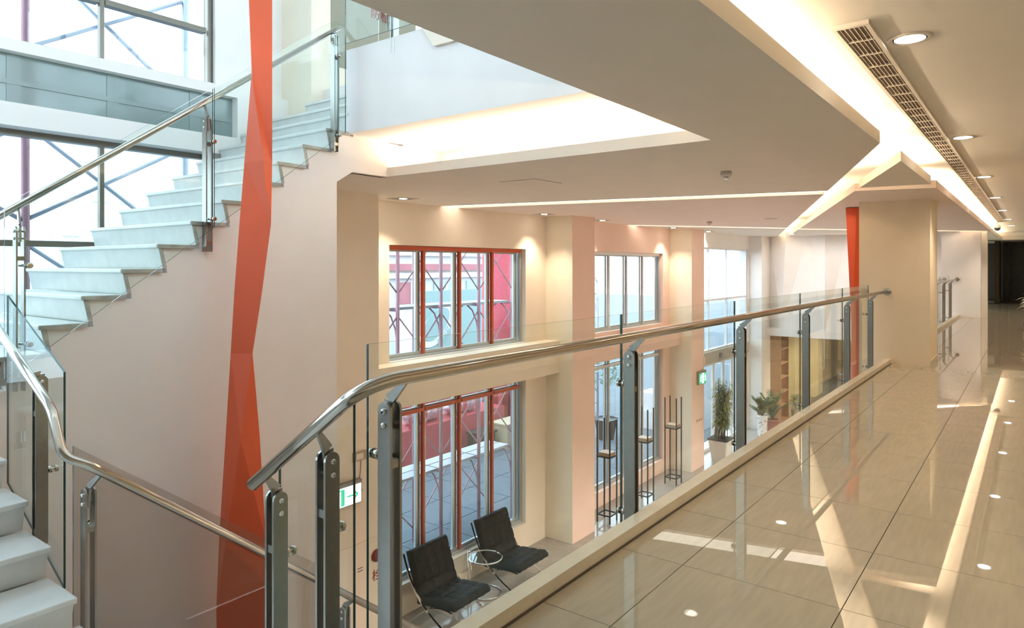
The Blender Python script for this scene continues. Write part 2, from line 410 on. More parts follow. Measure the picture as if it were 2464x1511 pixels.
# ---- envelope
struct('wall_right', MB().box(-6, 40, -2.2, -2.0, GZ, 4.0).box(-6, -5.5, -2.2, -2.0, 4.0, 7.6).box(12.5, 40, -2.2, -2.0, 4.0, 7.6).box(-5.5, 12.5, -2.2, -2.0, 7.3, 7.6), M['pillar'])
struct('wall_rear', MB().box(-6.2, -6.0, -2.2, 2.0, GZ, 7.6).box(-6.2, -6.0, 2.0, 8.2, GZ, 2.2).box(-6.2, -6.0, 2.0, 8.2, 6.2, 7.6).box(-6.2, -6.0, 2.0, 4.9, 2.2, 6.2), M['white'])
struct('roof', MB().box(-6.2, 13.2, -2.2, 8.2, 7.5, 7.7), M['white'])
struct('wall_upper_end', MB().box(13.0, 13.2, -2.2, 8.2, 2.88, 7.5), M['white'])

# ---- columns of the window wall
def column(x0, x1, z1, mfront, mside):
    mb = MB(); mb.box(x0, x1, 7.27, 8.2, GZ, z1)
    mb.mi = [0, 0, 0, 1, 1, 1]
    return struct('column', mb, [M[mfront], M[mside]])
column(5.40, 6.52, 7.5, 'cream', 'creamcol')
column(11.56, 12.43, 7.5, 'salmon', 'creamcol')
column(17.50, 18.36, 2.8, 'salmon', 'creamcol')
column(23.40, 24.33, 2.8, 'white', 'white')

def window_wall(name, x0, x1, wx0, wx1, ups, lows, m, top=2.8, y=7.9):
    mb = MB()
    mb.box(x0, wx0, y, 8.2, GZ, top).box(wx1, x1, y, 8.2, GZ, top)
    mb.box(wx0, wx1, y, 8.2, ups[1], top).box(wx0, wx1, y, 8.2, lows[1], ups[0]).box(wx0, wx1, y, 8.2, GZ, lows[0])
    return struct(name, mb, M[m])
window_wall('wall_bay', 6.52, 11.56, 7.30, 10.86, (0.0, 1.82), (-3.51, -0.62), 'cream')
window_wall('wall_bay', 12.43, 17.50, 12.85, 17.09, (-0.03, 1.82), (-3.66, -0.62), 'salmon')
struct('beam', MB().box(6.52, 11.56, 7.58, 7.9, -0.64, 0.0), M['cream'])
struct('beam', MB().box(12.43, 17.50, 7.58, 7.9, -0.62, -0.12), M['salmon'])
struct('wall_bay', MB().box(18.36, 23.4, 7.70, 8.0, 2.04, 2.8).box(18.36, 18.5, 7.70, 8.0, GZ, 2.04).box(23.3, 23.4, 7.70, 8.0, GZ, 2.04), M['white'])
# upper storey outer wall over the bays
struct('wall_upper', MB().box(6.52, 7.3, 7.9, 8.2, 2.8, 7.5).box(10.86, 13.2, 7.9, 8.2, 2.8, 7.5).box(7.3, 10.86, 7.9, 8.2, 2.8, 4.3).box(7.3, 10.86, 7.9, 8.2, 7.0, 7.5).box(6.53, 7.25, 7.28, 7.9, 3.755, 7.5), M['olive'])
# stair bay outer wall
struct('wall_stairwell', MB().box(-6, -5.6, 7.9, 8.2, GZ, 7.5).box(4.48, 5.40, 7.9, 8.2, 2.0, 7.5).box(-5.6, 4.48, 7.9, 8.2, 7.2, 7.5)
       .box(-5.6, 5.4, 7.9, 8.2, GZ, -0.3).box(4.48, 5.4, 7.9, 8.2, -0.3, 2.0).box(4.75, 5.4, 7.75, 7.9, 1.6, 3.65), M['white'])
# white spandrel beam with its grey panel
sb = sroot('trim_4')
MB().box(-5.6, 4.75, 7.75, 8.12, 2.835, 3.055).box(-5.6, 4.75, 7.75, 8.12, 3.545, 3.66).box(4.68, 4.75, 7.75, 8.12, 3.055, 3.545).build('beam_casing', M['white'], sb)
MB().box(-5.6, 4.68, 7.87, 7.895, 3.055, 3.545).build('spandrel_panel', M['spandrel'], sb)
reflm = mat('spandrel_reflection', (0.235, 0.298, 0.298), 0.2)  # faint bars stand in for beam reflections in the grey panel
for x in (0.6, 1.5, 2.4, 3.3, 4.2): MB().box(x - 0.06, x + 0.06, 7.862, 7.869, 3.06, 3.54).build('reflection_upright', reflm, sb)
MB().box(-5.6, 4.66, 7.858, 7.868, 3.25, 3.30).build('reflection_line', reflm, sb)

# ---- end wall of folded plaster triangles and the shop below
fw = MB()
XF = 24.3
ys = [7.27 - 0.617 * i for i in range(11)]
top = [(XF - (0.34 if i % 2 else 0.0), ys[i], 2.6) for i in range(11)]
bots = [(XF - 0.42, ys[1] + 0.12, -0.70), (XF - 0.42, ys[3], -0.72), (XF - 0.42, ys[5], -0.72), (XF - 0.42, ys[7], -0.72), (XF - 0.42, ys[9], -0.72)]
fwv = top + bots
fwf = [(0, 1, 11), (1, 2, 11), (2, 12, 11), (2, 3, 12), (3, 4, 12), (4, 13, 12), (4, 5, 13), (5, 6, 13), (6, 14, 13), (6, 7, 14), (7, 8, 14), (8, 15, 14), (8, 9, 15), (9, 10, 15)]
low0 = len(fwv)
fwv += [(XF, ys[0], -0.66), (XF, ys[10], -0.66)]
fwf += [(0, 11, low0), (10, low0 + 1, 15)]
we = sroot('wall_end')
for k, f in enumerate(fwf):
    a, b, c = [Vector(fwv[i]) for i in f]; sh = Vector((0.12, 0, 0))
    mb = MB().add([a, b, c, a + sh, b + sh, c + sh], [(0, 1, 2), (5, 4, 3), (0, 3, 4, 1), (1, 4, 5, 2), (2, 5, 3, 0)])
    mb.build('facet', M['white'], we)
MB().box(23.86, 24.6, 2.25, 7.27, -0.87, -0.62).build('lintel', M['white'], we)
MB().box(24.42, 24.6, 1.1, 8.2, -0.87, 2.8).build('backing', M['white'], we)
struct('wall_shop', MB().box(24.6, 27.8, 7.9, 8.1, GZ, -0.6).box(28.9, 33.2, 7.9, 8.1, GZ, -0.6).box(34.8, 38.2, 7.9, 8.1, GZ, -0.6).box(27.8, 28.9, 7.9, 8.1, GZ, -3.5).box(33.2, 34.8, 7.9, 8.1, GZ, -3.35)
       .box(38.0, 38.2, -2, 7.9, GZ, -0.6), M['shopwall'])
struct('ceiling_shop', MB().box(24.6, 38, -2, 7.9, -0.6, -0.42), M['shopwall'])
struct('column', MB().box(30.6, 31.4, 7.2, 7.9, GZ, -0.6), M['shopwall'])
# ---- gallery pillars
def pillar(x0, m):
    p = struct('pillar', MB().box(x0, x0 + 0.93, 1.235, 2.19, -0.42, ZC), M[m])
    return p
pillar(11.87, 'pillar'); pillar(23.8, 'white')
struct('trim_5', MB().box(11.87, 12.8, 1.225, 1.235, 0, 0.09), M['kerb'])

# ================================================================== WINDOWS
def bars_window(n, x0, x1, z0, z1, Y, mull, trans, fm, mm=None, sash=False, head=None, fw_=0.05, pm='pane'):
    w = sroot('window_%d' % n)
    MB().box(x0, x1, Y - 0.04, Y + 0.06, z1 - fw_, z1).box(x0, x1, Y - 0.04, Y + 0.06, z0, z0 + fw_).box(x0, x0 + fw_, Y - 0.04, Y + 0.06, z0 + fw_, z1 - fw_).box(x1 - fw_, x1, Y - 0.04, Y + 0.06, z0 + fw_, z1 - fw_).build('frame', M[fm], w)
    xe = [x0 + fw_] + list(mull) + [x1 - fw_]
    ze = [z0 + fw_] + list(trans) + [z1 - fw_]
    for x in mull: MB().box(x - 0.022, x + 0.022, Y - 0.045, Y + 0.015, z0 + fw_, z1 - fw_).build('mullion', M[mm or fm], w)
    for z in trans:
        for a, b in zip(xe[:-1], xe[1:]): MB().box(a + 0.03, b - 0.03, Y - 0.055, Y + 0.05, z - 0.03, z + 0.03).build('transom', M[mm or fm], w)
    if head:
        for a, b in zip(xe[:-1], xe[1:]): MB().box(a, b, Y - 0.07, Y - 0.03, z1 - 0.075, z1 - 0.005).build('head_rail', M[head], w)
    for a, b in zip(xe[:-1], xe[1:]):
        for c, d in zip(ze[:-1], ze[1:]):
            if sash:
                e = 0.05
                f = MB().box(a + 0.03, b - 0.03, Y, Y + 0.04, c, c + e).box(a + 0.03, b - 0.03, Y, Y + 0.04, d - e, d).box(a + 0.03, a + 0.03 + e, Y, Y + 0.04, c + e, d - e).box(b - 0.15, b - 0.15 + e, Y, Y + 0.04, c + e, d - e).box(b - 0.085, b - 0.03, Y + 0.02, Y + 0.07, c + e, d - e).build('sash', M['alu'], w)
                MB().box(b - 0.10, b - 0.085, Y + 0.005, Y + 0.05, c + e, d - e).build('gasket', M['gasket'], f)
                MB().box(a + 0.08, b - 0.03, Y + 0.018, Y + 0.024, c + e, d - e).build('pane', M[pm], f)
            else:
                MB().box(a + 0.01, b - 0.01, Y + 0.0, Y + 0.006, c, d).build('pane', M[pm], w)
    return w
bars_window(1, 7.30, 10.86, 0.0, 1.82, 8.05, [8.16, 9.06, 9.97], [], 'alu', 'redframe', True, 'redframe', pm='pane_tint')
bars_window(2, 7.30, 10.86, -3.51, -0.62, 8.05, [8.16, 9.06, 9.97], [-0.86], 'alu', 'redframe', True, pm='pane_tint')
bars_window(3, 12.85, 17.09, -0.03, 1.82, 8.05, [13.46, 14.36, 15.25, 16.12], [], 'alu', 'aluw', True, 'aluw')
bars_window(4, 12.85, 17.09, -3.66, -0.62, 8.05, [13.46, 14.36, 15.25, 16.12], [-0.86], 'alu', 'aluw', True)
bars_window(5, 18.5, 23.3, -1.06, 2.04, 7.78, [19.9, 21.42], [0.47], 'aluw', 'aluw')
bars_window(6, -5.6, 4.48, -0.3, 2.835, 8.0, [-3.91, -2.72, -1.53, -0.34, 0.85, 2.04, 3.23], [1.72], 'bronze', 'bronze', fw_=0.06, pm='pane_tint')
bars_window(7, -5.6, 4.48, 3.66, 7.2, 8.0, [-3.91, -2.72, -1.53, -0.34, 0.85, 2.04, 3.23], [4.33, 6.2], 'bronze', 'bronze', fw_=0.06, pm='pane_tint')
bars_window(8, 7.3, 10.86, 4.3, 7.0, 8.05, [9.06], [5.5], 'alu', 'aluw')
wr = sroot('window_11')  # unseen rear glazing, added to bring daylight from behind
for y in (4.95, 6.5, 8.0): MB().box(-6.15, -6.03, y - 0.035, y + 0.035, 2.2, 6.2).build('mullion', M['bronze'], wr)
for z in (2.2, 4.2, 6.14): MB().box(-6.14, -6.04, 4.95, 8.0, z, z + 0.06).build('transom', M['bronze'], wr)
for y in (4.95, 6.5): MB().box(-6.1, -6.094, y + 0.035, y + 1.465, 2.26, 6.14).build('pane', M['pane_tint'], wr)
wr = sroot('window_12')  # unseen upper glazing, added to throw daylight on the stair wall
for x in (-5.5, -3.5, -1.5, 0.5, 2.5, 4.5, 6.5, 8.5, 10.5, 12.5): MB().box(x - 0.035, x + 0.035, -2.15, -2.03, 4.0, 7.3).build('mullion', M['bronze'], wr)
for z in (4.0, 5.6, 7.24): MB().box(-5.5, 12.5, -2.14, -2.04, z, z + 0.06).build('transom', M['bronze'], wr)
for x in (-5.5, -3.5, -1.5, 0.5, 2.5, 4.5, 6.5, 8.5, 10.5): MB().box(x + 0.035, x + 1.965, -2.10, -2.094, 4.06, 7.24).build('pane', M['pane'], wr)
# white sills
struct('window_sill', MB().box(7.30, 10.86, 7.9, 8.0, 0.0, 0.012), M['white'])
# entrance: concrete header with sensor and glass sliding doors
dr = sroot('door_1')
MB().box(18.5, 23.3, 7.66, 7.9, -1.40, -1.06).build('header', mat('grey_render', (0.42, 0.41, 0.38), 0.7, var=0.08), dr)
MB().box(20.55, 20.75, 7.62, 7.66, -1.30, -1.16).build('sensor', M['grey_plastic'], dr)
for a, b in ((18.5, 20.3), (20.3, 21.12), (21.12, 21.9), (21.9, 23.3)):
    f = MB().box(a, a + 0.07, 7.74, 7.80, GZ, -1.40).box(b - 0.07, b, 7.74, 7.80, GZ, -1.40).box(a + 0.07, b - 0.07, 7.74, 7.80, GZ, GZ + 0.09).box(a + 0.07, b - 0.07, 7.74, 7.80, -1.48, -1.40).build('door_leaf', M['aluw'], dr)
    MB().box(a + 0.07, b - 0.07, 7.765, 7.772, GZ + 0.09, -1.48).build('pane', M['pane'], f)

# ================================================================== STAIRS
def flight(name, label, O, U, V, n, run, rise, full_width, z0, under, nose=0.02, endmat=True):
    """n treads rising along U from O; V is across."""
    O = Vector(O); U = Vector(U); V = Vector(V); Z = Vector((0, 0, 1))
    r = thing(name, tuple(O), label, 'stairs')
    P = lambda u, v, z: O + U * u + V * v + Z * z
    def hx(mb, u0, u1, v0, v1, za, zb, lean=0.0, mi=0):
        return mb.hexa([P(u0 + lean, v0, za), P(u1 + lean, v0, za), P(u1 + lean, v1, za), P(u0 + lean, v1, za)], [P(u0, v0, zb), P(u1, v0, zb), P(u1, v1, zb), P(u0, v1, zb)], mi)
    for k in range(n):
        z = rise * (k + 1); width = full_width if k < 13 or full_width < 1.9 else 1.49
        t = hx(MB(), run * k - nose, run * (k + 1) + 0.025, -0.025, width, z - 0.034, z).build('tread', [M['marble']], r)
        bevel(t, 0.008, 2)
        hx(MB(), run * k + 0.0, run * k + 0.03, -0.012, width, z - rise, z - 0.034, 0.035).build('riser', [M['marble']], r)
        # weathered stone ends on the open side
        if endmat:
            hx(MB(), run * k - nose + 0.004, run * (k + 1) + 0.025, -0.032, -0.0255, z - 0.034, z - 0.004).build('tread_end', M['marble_end'], r)
            hx(MB(), run * k + 0.0, run * k + 0.032, -0.020, -0.0125, z - rise + 0.002, z - 0.034, 0.035).build('riser_end', M['marble_end'], r)
    poly = [(0.03, -under)]
    for k in range(n): poly += [(run * k + 0.078, rise * k - 0.036), (run * k + 0.042, rise * (k + 1) - 0.036)]
    poly += [(run * n + 0.02, rise * n - 0.036), (run * n + 0.02, rise * n - under - 0.3 if under < 1 else -under)]
    return r, poly, P
# upper flight, climbing along +X beside the windows
XU, ZU = 1.634, 0.661
r1, poly, _ = flight('staircase', 'pale marble stair flight climbing along the tall windows beside the red column', (XU, 5.75, ZU), (1, 0, 0), (0, 1, 0), 14, 0.281, 0.2035, 1.985, ZU, 1.0)
prof = [(XU + p[0], ZU + p[1]) for p in poly[1:-1]]
prof = [p for p in prof if p[1] < 3.75]
wall_poly = [(1.56, GZ), (4.585, GZ), (4.585, 2.366), (4.79, 2.49), (5.30, 2.49), (5.30, 2.9), (5.58, 2.9)] + prof[::-1] + [(1.56, 0.60)]
struct('wall_stair', MB().prism_y(wall_poly, 5.75, 5.87), M['stairwall'])
soff = [(0.2, 0.3), (1.6, 0.3), (4.3, 2.20), (5.58, 2.9)] + prof[::-1] + [(0.2, 0.60)]
struct('slab_stair', MB().prism_y(soff, 5.872, 7.25), M['white'])
struct('wall_understair', MB().box(4.45, 4.585, 5.87, 7.9, GZ, 2.366), M['cream'])
# landing at the foot of the upper flight and lower flight climbing along +Y
struct('floor_landing', MB().box(-1.5, 1.66, 5.84, 7.9, 0.30, 0.661), M['marble'])
r2, poly2, P2 = flight('staircase', 'pale marble stair flight below the landing, tread ends free', (1.5, 4.07, -0.4465), (0, 1, 0), (-1, 0, 0), 5, 0.3515, 0.1845, 2.2, 0, 0.3, endmat=False)
tri = [(4.07 + p[0], -0.4465 + p[1]) for p in poly2]
struct('slab_stair', MB().prism_x(tri, -0.7, 1.48), M['white'])
struct('floor_mid_landing', MB().box(-2.0, 1.56, 2.52, 4.12, -0.75, -0.4465), M['marble'])
flight('staircase', 'two short marble steps from the gallery down to the landing', (1.5, 2.55, -0.4465), (0, -1, 0), (-1, 0, 0), 2, 0.32, 0.2, 1.6, 0, 0.3, endmat=False)
r4, poly4, P4 = flight('staircase', 'marble stair flight going down to the hall below the gallery', (6.02, 2.55, GZ), (-1, 0, 0), (0, 1, 0), 16, 0.277, 0.2085, 1.45, 0, 0.4, endmat=False)
struct('slab_stair', MB().prism_y([(6.02 - a, GZ + b) for a, b in [(0.1, 0.0)] + [q for q in poly4[1:-1]] + [(4.43, 3.0), (0.5, 0.0)]], 2.56, 3.98), M['white'])

# ================================================================== RAILINGS
def post(parent, c, d, z0, z1, side, rail, clamps, gl_off, glass_pt=None):
    """two flat plates c=(x,y); d = unit vector along the railing; side = unit vector to the walker (handrail) side."""
    c = Vector((c[0], c[1], 0)); d = Vector((*d, 0)); s = Vector((*side, 0)); Z = Vector((0, 0, 1))
    mb = MB(); hw = 0.0325; g = 0.024; t = 0.011
    for k in (-1, 1):
        prof = [(-hw, z0), (hw, z0), (hw, z1 - hw)] + [(hw * math.cos(a), z1 - hw + hw * math.sin(a)) for a in [PI * q / 8 for q in range(1, 8)]] + [(-hw, z1 - hw)]
        vs = []
        for off in (g * k - t / 2 * 1, g * k + t / 2):
            vs += [c + d * off + s * q[0] + Z * q[1] for q in prof]
        n = len(prof)
        mb.add(vs, [tuple(range(n))[::-1], tuple(range(n, 2 * n))] + [(i, (i + 1) % n, n + (i + 1) % n, n + i) for i in range(n)])
    p = mb.build('post', M['steel'], parent)
    for zz in (z1 - 0.24, z0 + 0.06):
        mb = MB(); q = [c + d * a + s * b + Z * zz for a, b in ((-g, -0.028), (g, -0.028), (g, 0.028), (-g, 0.028))]
        mb.hexa(q, [v + Z * 0.03 for v in q]).build('spacer', M['steel'], p)
    # bracket rising from between the plates to the handrail
    R = Vector(rail); b0 = c + Z * (z1 - 0.11); b1 = c + Z * (z1 + 0.005)
    mb = MB()
    pts = [(b0 - s * 0.012, 0.007, 0.014), (b1, 0.007, 0.022), (R + Z * 0.004, 0.006, 0.009)]
    for (a, ta, wa), (e, te, we_) in zip(pts[:-1], pts[1:]):
        dirn = (e - a).normalized(); w = d.cross(dirn).normalized()
        mb.hexa([a - d * ta - w * wa, a + d * ta - w * wa, a + d * ta + w * wa, a - d * ta + w * wa], [e - d * te - w * we_, e + d * te - w * we_, e + d * te + w * we_, e - d * te + w * we_])
    mb.build('bracket', M['steel'], p)
    for zz in (z1 - 0.035, z1 - 0.085):
        mb = MB(); a = c + Z * zz
        for k in (-1, 1):
            mb.tube([a + d * k * 0.028, a + d * k * 0.036, a + d * k * 0.040], [0.0115, 0.011, 0.006], 10)
        mb.tube([a - d * 0.028, a + d * 0.028], 0.006, 8)
        mb.build('bolt', M['chrome'], p)
    for zz in clamps:
        a = c + Z * zz; gp = a - s * gl_off if glass_pt is None else Vector((glass_pt[0], glass_pt[1], zz))
        mb = MB(); mb.tube([a + s * 0.0, gp + s * 0.025], 0.010, 10)
        mb.tube([gp + s * 0.03, gp + s * 0.007], 0.020, 14).tube([gp - s * 0.007, gp - s * 0.022, gp - s * 0.025], [0.020, 0.020, 0.014], 14)
        mb.tube([gp + s * 0.02, gp - s * 0.02], 0.007, 8)
        mb.build('clamp', M['polish'], p)
    return p
def gpanel(parent, quad, thick, nrm, gm='glass'):
    """glass panel from 4 corner points, thickness along nrm; faces clear, rims dark green."""
    n = Vector(nrm) * thick / 2; a = [Vector(q) - n for q in quad]; b = [Vector(q) + n for q in quad]
    mb = MB(); mb.add(a + b, [(0, 3, 2, 1), (4, 5, 6, 7)], 0); mb.add(a + b, [(0, 1, 5, 4), (1, 2, 6, 5), (2, 3, 7, 6), (3, 0, 4, 7)], 1)
    return mb.build('glass_panel', [M[gm], M['gedge']], parent)

# --- A: gallery railing with its turn down the short steps
RA = thing('glass_railing', (6.5, 1.85, 0.0), 'steel and glass balustrade along the gallery edge ending at the beige pillar', 'railing', 'steel and glass balustrades')
path = fillet([(11.85, 1.80, 1.10), (1.555, 1.80, 1.10), (1.55, 2.457, 0.637)], 0.16, 8)
MB().tube(path, 0.0255, 20).build('handrail', M['polish'], RA)
fl_ = MB().tube([(11.872, 1.80, 1.10), (11.862, 1.80, 1.10)], 0.055, 20).tube([(11.862, 1.80, 1.10), (11.845, 1.80, 1.10)], [0.04, 0.032], 20).build('flange', M['polish'], RA)
jx = [1.70, 3.66, 5.60, 7.58, 9.57, 11.30]
for a, b in zip(jx[:-1], jx[1:]):
    gpanel(RA, [(a + 0.004, 1.96, -0.16), (b - 0.004, 1.96, -0.16), (b - 0.004, 1.96, 1.21), (a + 0.004, 1.96, 1.21)], 0.012, (0, 1, 0))
for x in (1.74, 3.634, 5.53, 7.50, 9.45, 11.0):
    gp = min(jx, key=lambda q: abs(q - x)); gx = x if abs(gp - x) > 0.2 or x < 2 else gp
    post(RA, (x, 1.88), (1, 0), -0.32, 1.005, (0, -1), (x, 1.80, 1.077), (0.80, 0.045), 0.08, (gx, 1.96))
gpanel(RA, [(1.70, 2.03, -0.35), (1.70, 2.50, -0.62), (1.70, 2.50, 0.665), (1.70, 2.03, 1.0)], 0.012, (1, 0, 0))
post(RA, (1.62, 2.085), (0, 1), -0.75, 0.815, (-1, 0), (1.55, 2.05, 0.90), (0.50,), 0.08, (1.70, 2.12))
post(RA, (1.62, 2.405), (0, 1), -0.9, 0.605, (-1, 0), (1.55, 2.37, 0.68), (0.33,), 0.08, (1.70, 2.43))
# --- C: railing of lower flight continuing down the flight to the hall
RC = thing('glass_railing', (1.5, 4.5, -0.2), 'steel and glass balustrade of the lower stair with a stepped bend in its handrail', 'railing', 'steel and glass balustrades')
KS = 1.03
def sc3_(*p): return (p[0] * KS, p[1] * KS, 1.5 + (p[2] - 1.5) * KS)
def sz(z): return 1.5 + (z - 1.5) * KS
path = fillet([sc3_(1.45, 5.5, 1.335), sc3_(1.45, 4.19, 0.735), sc3_(1.455, 4.06, 0.50), sc3_(1.56, 4.0, 0.44), sc3_(4.2, 4.0, -1.62)], 0.07, 7)
MB().tube(path, 0.0262, 20).build('handrail', M['polish'], RC)
post(RC, sc3_(1.52, 4.56, 0)[:2], (0, 1), sz(-0.10), sz(0.87), (-1, 0), sc3_(1.45, 4.53, 0.875), (sz(0.30),), 0.08, sc3_(1.61, 4.62, 0)[:2])
gpanel(RC, [sc3_(1.615, 4.475, -0.37), sc3_(1.615, 5.40, 0.067), sc3_(1.615, 5.40, 1.303), sc3_(1.615, 4.475, 0.884)], 0.012, (1, 0, 0))
gpanel(RC, [sc3_(1.535, 4.14, -0.95), sc3_(3.30, 4.14, -2.24), sc3_(3.30, 4.14, -0.79), sc3_(1.535, 4.14, 0.525)], 0.012, (0, 1, 0), 'glass_smoke')
post(RC, sc3_(1.585, 4.07, 0)[:2], (1, 0), sz(-0.85), sz(0.30), (0, -1), sc3_(1.62, 4.0, 0.375), (sz(0.08),), 0.07, sc3_(1.62, 4.14, 0)[:2])
post(RC, sc3_(3.32, 4.07, 0)[:2], (1, 0), sz(-2.2), sz(-1.02), (0, -1), sc3_(3.35, 4.0, -0.97), (sz(-1.25),), 0.07, sc3_(3.28, 4.14, 0)[:2])
# --- D: railing of the upper flight
RD = thing('glass_railing', (3.1, 5.68, 1.5), 'steel and glass balustrade climbing the upper stair behind the red column', 'railing', 'steel and glass balustrades')
sl = 0.7206
hz = lambda x: 3.963 + sl * (x - 4.613)
MB().tube([(1.35, 5.76, hz(1.35)), (4.613, 5.76, 3.963)], 0.0255, 20).build('handrail', M['polish'], RD)
gtop = lambda x: 1.908 + 0.737 * (x - 1.65); gbot = lambda x: 0.88 + 0.732 * (x - 1.873)
for a, b in ((1.655, 3.15), (3.166, 4.575)):
    gpanel(RD, [(a, 5.60, gbot(a)), (b, 5.60, gbot(b)), (b, 5.60, gtop(b)), (a, 5.60, gtop(a))], 0.012, (0, 1, 0))
for x, za, zb, cl, gx in ((1.766, 0.62, 1.775, (1.50, 0.95), 1.80), (3.147, 1.62, 2.77, (2.56, 1.90), 3.158), (4.505, 2.66, 3.85, (3.62, 2.82), 4.50)):
    post(RD, (x, 5.68), (1, 0), za, zb, (0, 1), (x + 0.02, 5.76, hz(x + 0.02) - 0.022), cl, 0.08, (gx, 5.60))
# --- E: upper floor balustrade
RE = thing('glass_railing', (4.7, 4.0, 3.755), 'glass balustrade of the upper floor edge above the white fascia', 'railing', 'steel and glass balustrades')
for a, b in ((5.70, 5.06), (5.05, 3.1)):
    gpanel(RE, [(4.655, a, 3.80), (4.655, b, 3.80), (4.655, b, 4.98), (4.655, a, 4.98)], 0.012, (1, 0, 0))
MB().tube([(4.80, 5.6, 4.75), (4.80, 2.0, 4.75)], 0.0255, 14).build('handrail', M['polish'], RE)
post(RE, (4.74, 5.055), (0, 1), 3.6, 4.66, (1, 0), (4.80, 5.055, 4.73), (3.97,), 0.085, (4.655, 5.055))
# --- F: far gallery railing
RF = thing('glass_railing', (18.5, 1.85, 0.0), 'distant steel balustrade between the beige pillar and the white pillar', 'railing', 'steel and glass balustrades')
MB().tube([(12.82, 1.80, 1.10), (23.78, 1.80, 1.10)], 0.0255, 14).build('handrail', M['polish'], RF)
MB().tube([(23.80, 1.80, 1.10), (23.78, 1.80, 1.10)], 0.055, 16).build('flange', M['polish'], RF)
jf = [13.2, 15.15, 17.1, 19.05, 21.0, 23.3]
for a, b in zip(jf[:-1], jf[1:]):
    gpanel(RF, [(a + 0.004, 1.96, -0.16), (b - 0.004, 1.96, -0.16), (b - 0.004, 1.96, 1.21), (a + 0.004, 1.96, 1.21)], 0.012, (0, 1, 0))
for x in (13.2, 15.15, 17.1, 19.05, 21.0, 22.75):
    post(RF, (x, 1.88), (1, 0), -0.32, 1.005, (0, -1), (x, 1.80, 1.077), (0.80, 0.045), 0.08)

# ================================================================== TWISTED RED COLUMNS
CX, HY, F_ = 1232.0, 639.0, 1659.0
cth, sth = math.cos(math.radians(YAW)), math.sin(math.radians(YAW))
def twisted(name, label, x, y, rings):
    """rings: (z, left, front, right, fd) offsets in metres across the face; the front edge wanders from side to side as the prism twists."""
    n = Vector((cth, sth, 0)); a = Vector((sth, -cth, 0)); O = Vector((x, y, 0))
    r = thing(name, (x, y, GZ), label, 'column', 'twisted red columns')
    V = [[], [], [], []]
    for z, l, f, rr, fd in rings:
        m = (l + rr) / 2
        V[0].append(O + a * l + Vector((0, 0, z))); V[1].append(O + a * f - n * fd + Vector((0, 0, z)))
        V[2].append(O + a * rr + Vector((0, 0, z))); V[3].append(O + a * m + n * (rr - l) * 0.55 + Vector((0, 0, z)))
    for k in range(4):
        A, B = V[k], V[(k + 1) % 4]; m = len(A); vs = A + B; fs = []
        for i in range(m - 1): fs += [(i, m + i, m + i + 1), (i, m + i + 1, i + 1)]
        # each face strip is a folded facet with a thin inward return so that it is solid
        ins = O + Vector((0, 0, 0))
        mb = MB().add(vs, fs)
        mb.build('facet', M['redcol'], r, fix=False)
    return r
D0 = 5.8
def ring(y, l, f, r, fd):
    c0 = 590.0
    return (1.5 - (y - HY) * D0 / F_, (l - c0) * D0 / F_, (f - c0) * (D0 - fd) / F_ + (D0 - fd - D0) * (c0 - CX) / F_, (r - c0) * D0 / F_, fd)
R1 = [ring(*q) for q in [(-1050, 592, 640, 652, .10), (-500, 588, 622, 655, .12), (0, 598, 599, 655, .02), (180, 605, 606.5, 655, .02), (390, 588, 634, 655, .10), (540, 576, 651, 652, .02), (700, 564, 630, 631, .02),
      (850, 555, 607, 608, .02), (1050, 543, 579, 625, .12), (1300, 527, 542, 640, .10), (1400, 523, 530, 640, .04), (1470, 520, 522, 640, .02), (1800, 530, 575, 632, .12), (2200, 545, 622, 628, .02)]]
b_ = D0 / 1.0
tx = (590 - CX) / F_
twisted('twisted_column', 'tall twisted red column standing in front of the stair wall', D0 * (cth + tx * sth), D0 * (sth - tx * cth), R1)
D1 = 11.75; c1 = 2058.0
def ring2(y, l, f, r, fd):
    return (1.5 - (y - HY) * D1 / F_, (l - c1) * D1 / F_, (f - c1) * (D1 - fd) / F_ - fd * (c1 - CX) / F_, (r - c1) * D1 / F_, fd)
R2 = [ring2(*q) for q in [(500.6, 2035, 2061, 2078, .10), (770, 2048, 2051.5, 2078, .03), (830, 2049, 2049.5, 2077, .02), (900, 2046, 2052, 2076, .1), (1050, 2040, 2070, 2074, .1), (1415, 2046, 2072, 2080, .1)]]
tx = (c1 - CX) / F_
twisted('twisted_column', 'distant twisted red column beside the beige pillar of the gallery', D1 * (cth + tx * sth), D1 * (sth - tx * cth), R2)

# ================================================================== CEILING FITTINGS
def downlight(x, y, z, label, square=False, rr=0.085, m='led'):
    r = thing('downlight', (x, y, z), label, 'ceiling light', 'recessed downlights')
    if square:
        s = 0.17; t = 0.02
        MB().box(x - s, x + s, y - s, y - s + t, z - 0.008, z).box(x - s, x + s, y + s - t, y + s, z - 0.008, z).box(x - s, x - s + t, y - s + t, y + s - t, z - 0.008, z).box(x + s - t, x + s, y - s + t, y + s - t, z - 0.008, z).build('trim_frame', M['ventm'], r)
        MB().box(x - s + t, x + s - t, y - s + t, y + s - t, z - 0.004, z).build('gimbal_plate', M['grey_plastic'], r)
    else:
        MB().lathe([(rr, -0.006), (rr + 0.02, -0.010), (rr + 0.026, -0.004), (rr + 0.026, 0.0), (rr, 0.0), (rr, -0.006)], 28, (x, y, z)).build('trim_ring', M['ventm'], r)
    MB().lathe([(rr * (0.9 if not square else 0.75), -0.007), (rr * (0.9 if not square else 0.75), -0.001)], 24, (x, y, z)).build('lamp_lens', M[m], r)
    return r
oname = ['nearest', 'second', 'third', 'fourth', 'fifth', 'sixth', 'seventh']
for (x, y), nm in zip(DOWN, oname):
    downlight(x, y, 2.756, 'round recessed downlight beside the long ceiling vent, %s along the gallery' % nm)
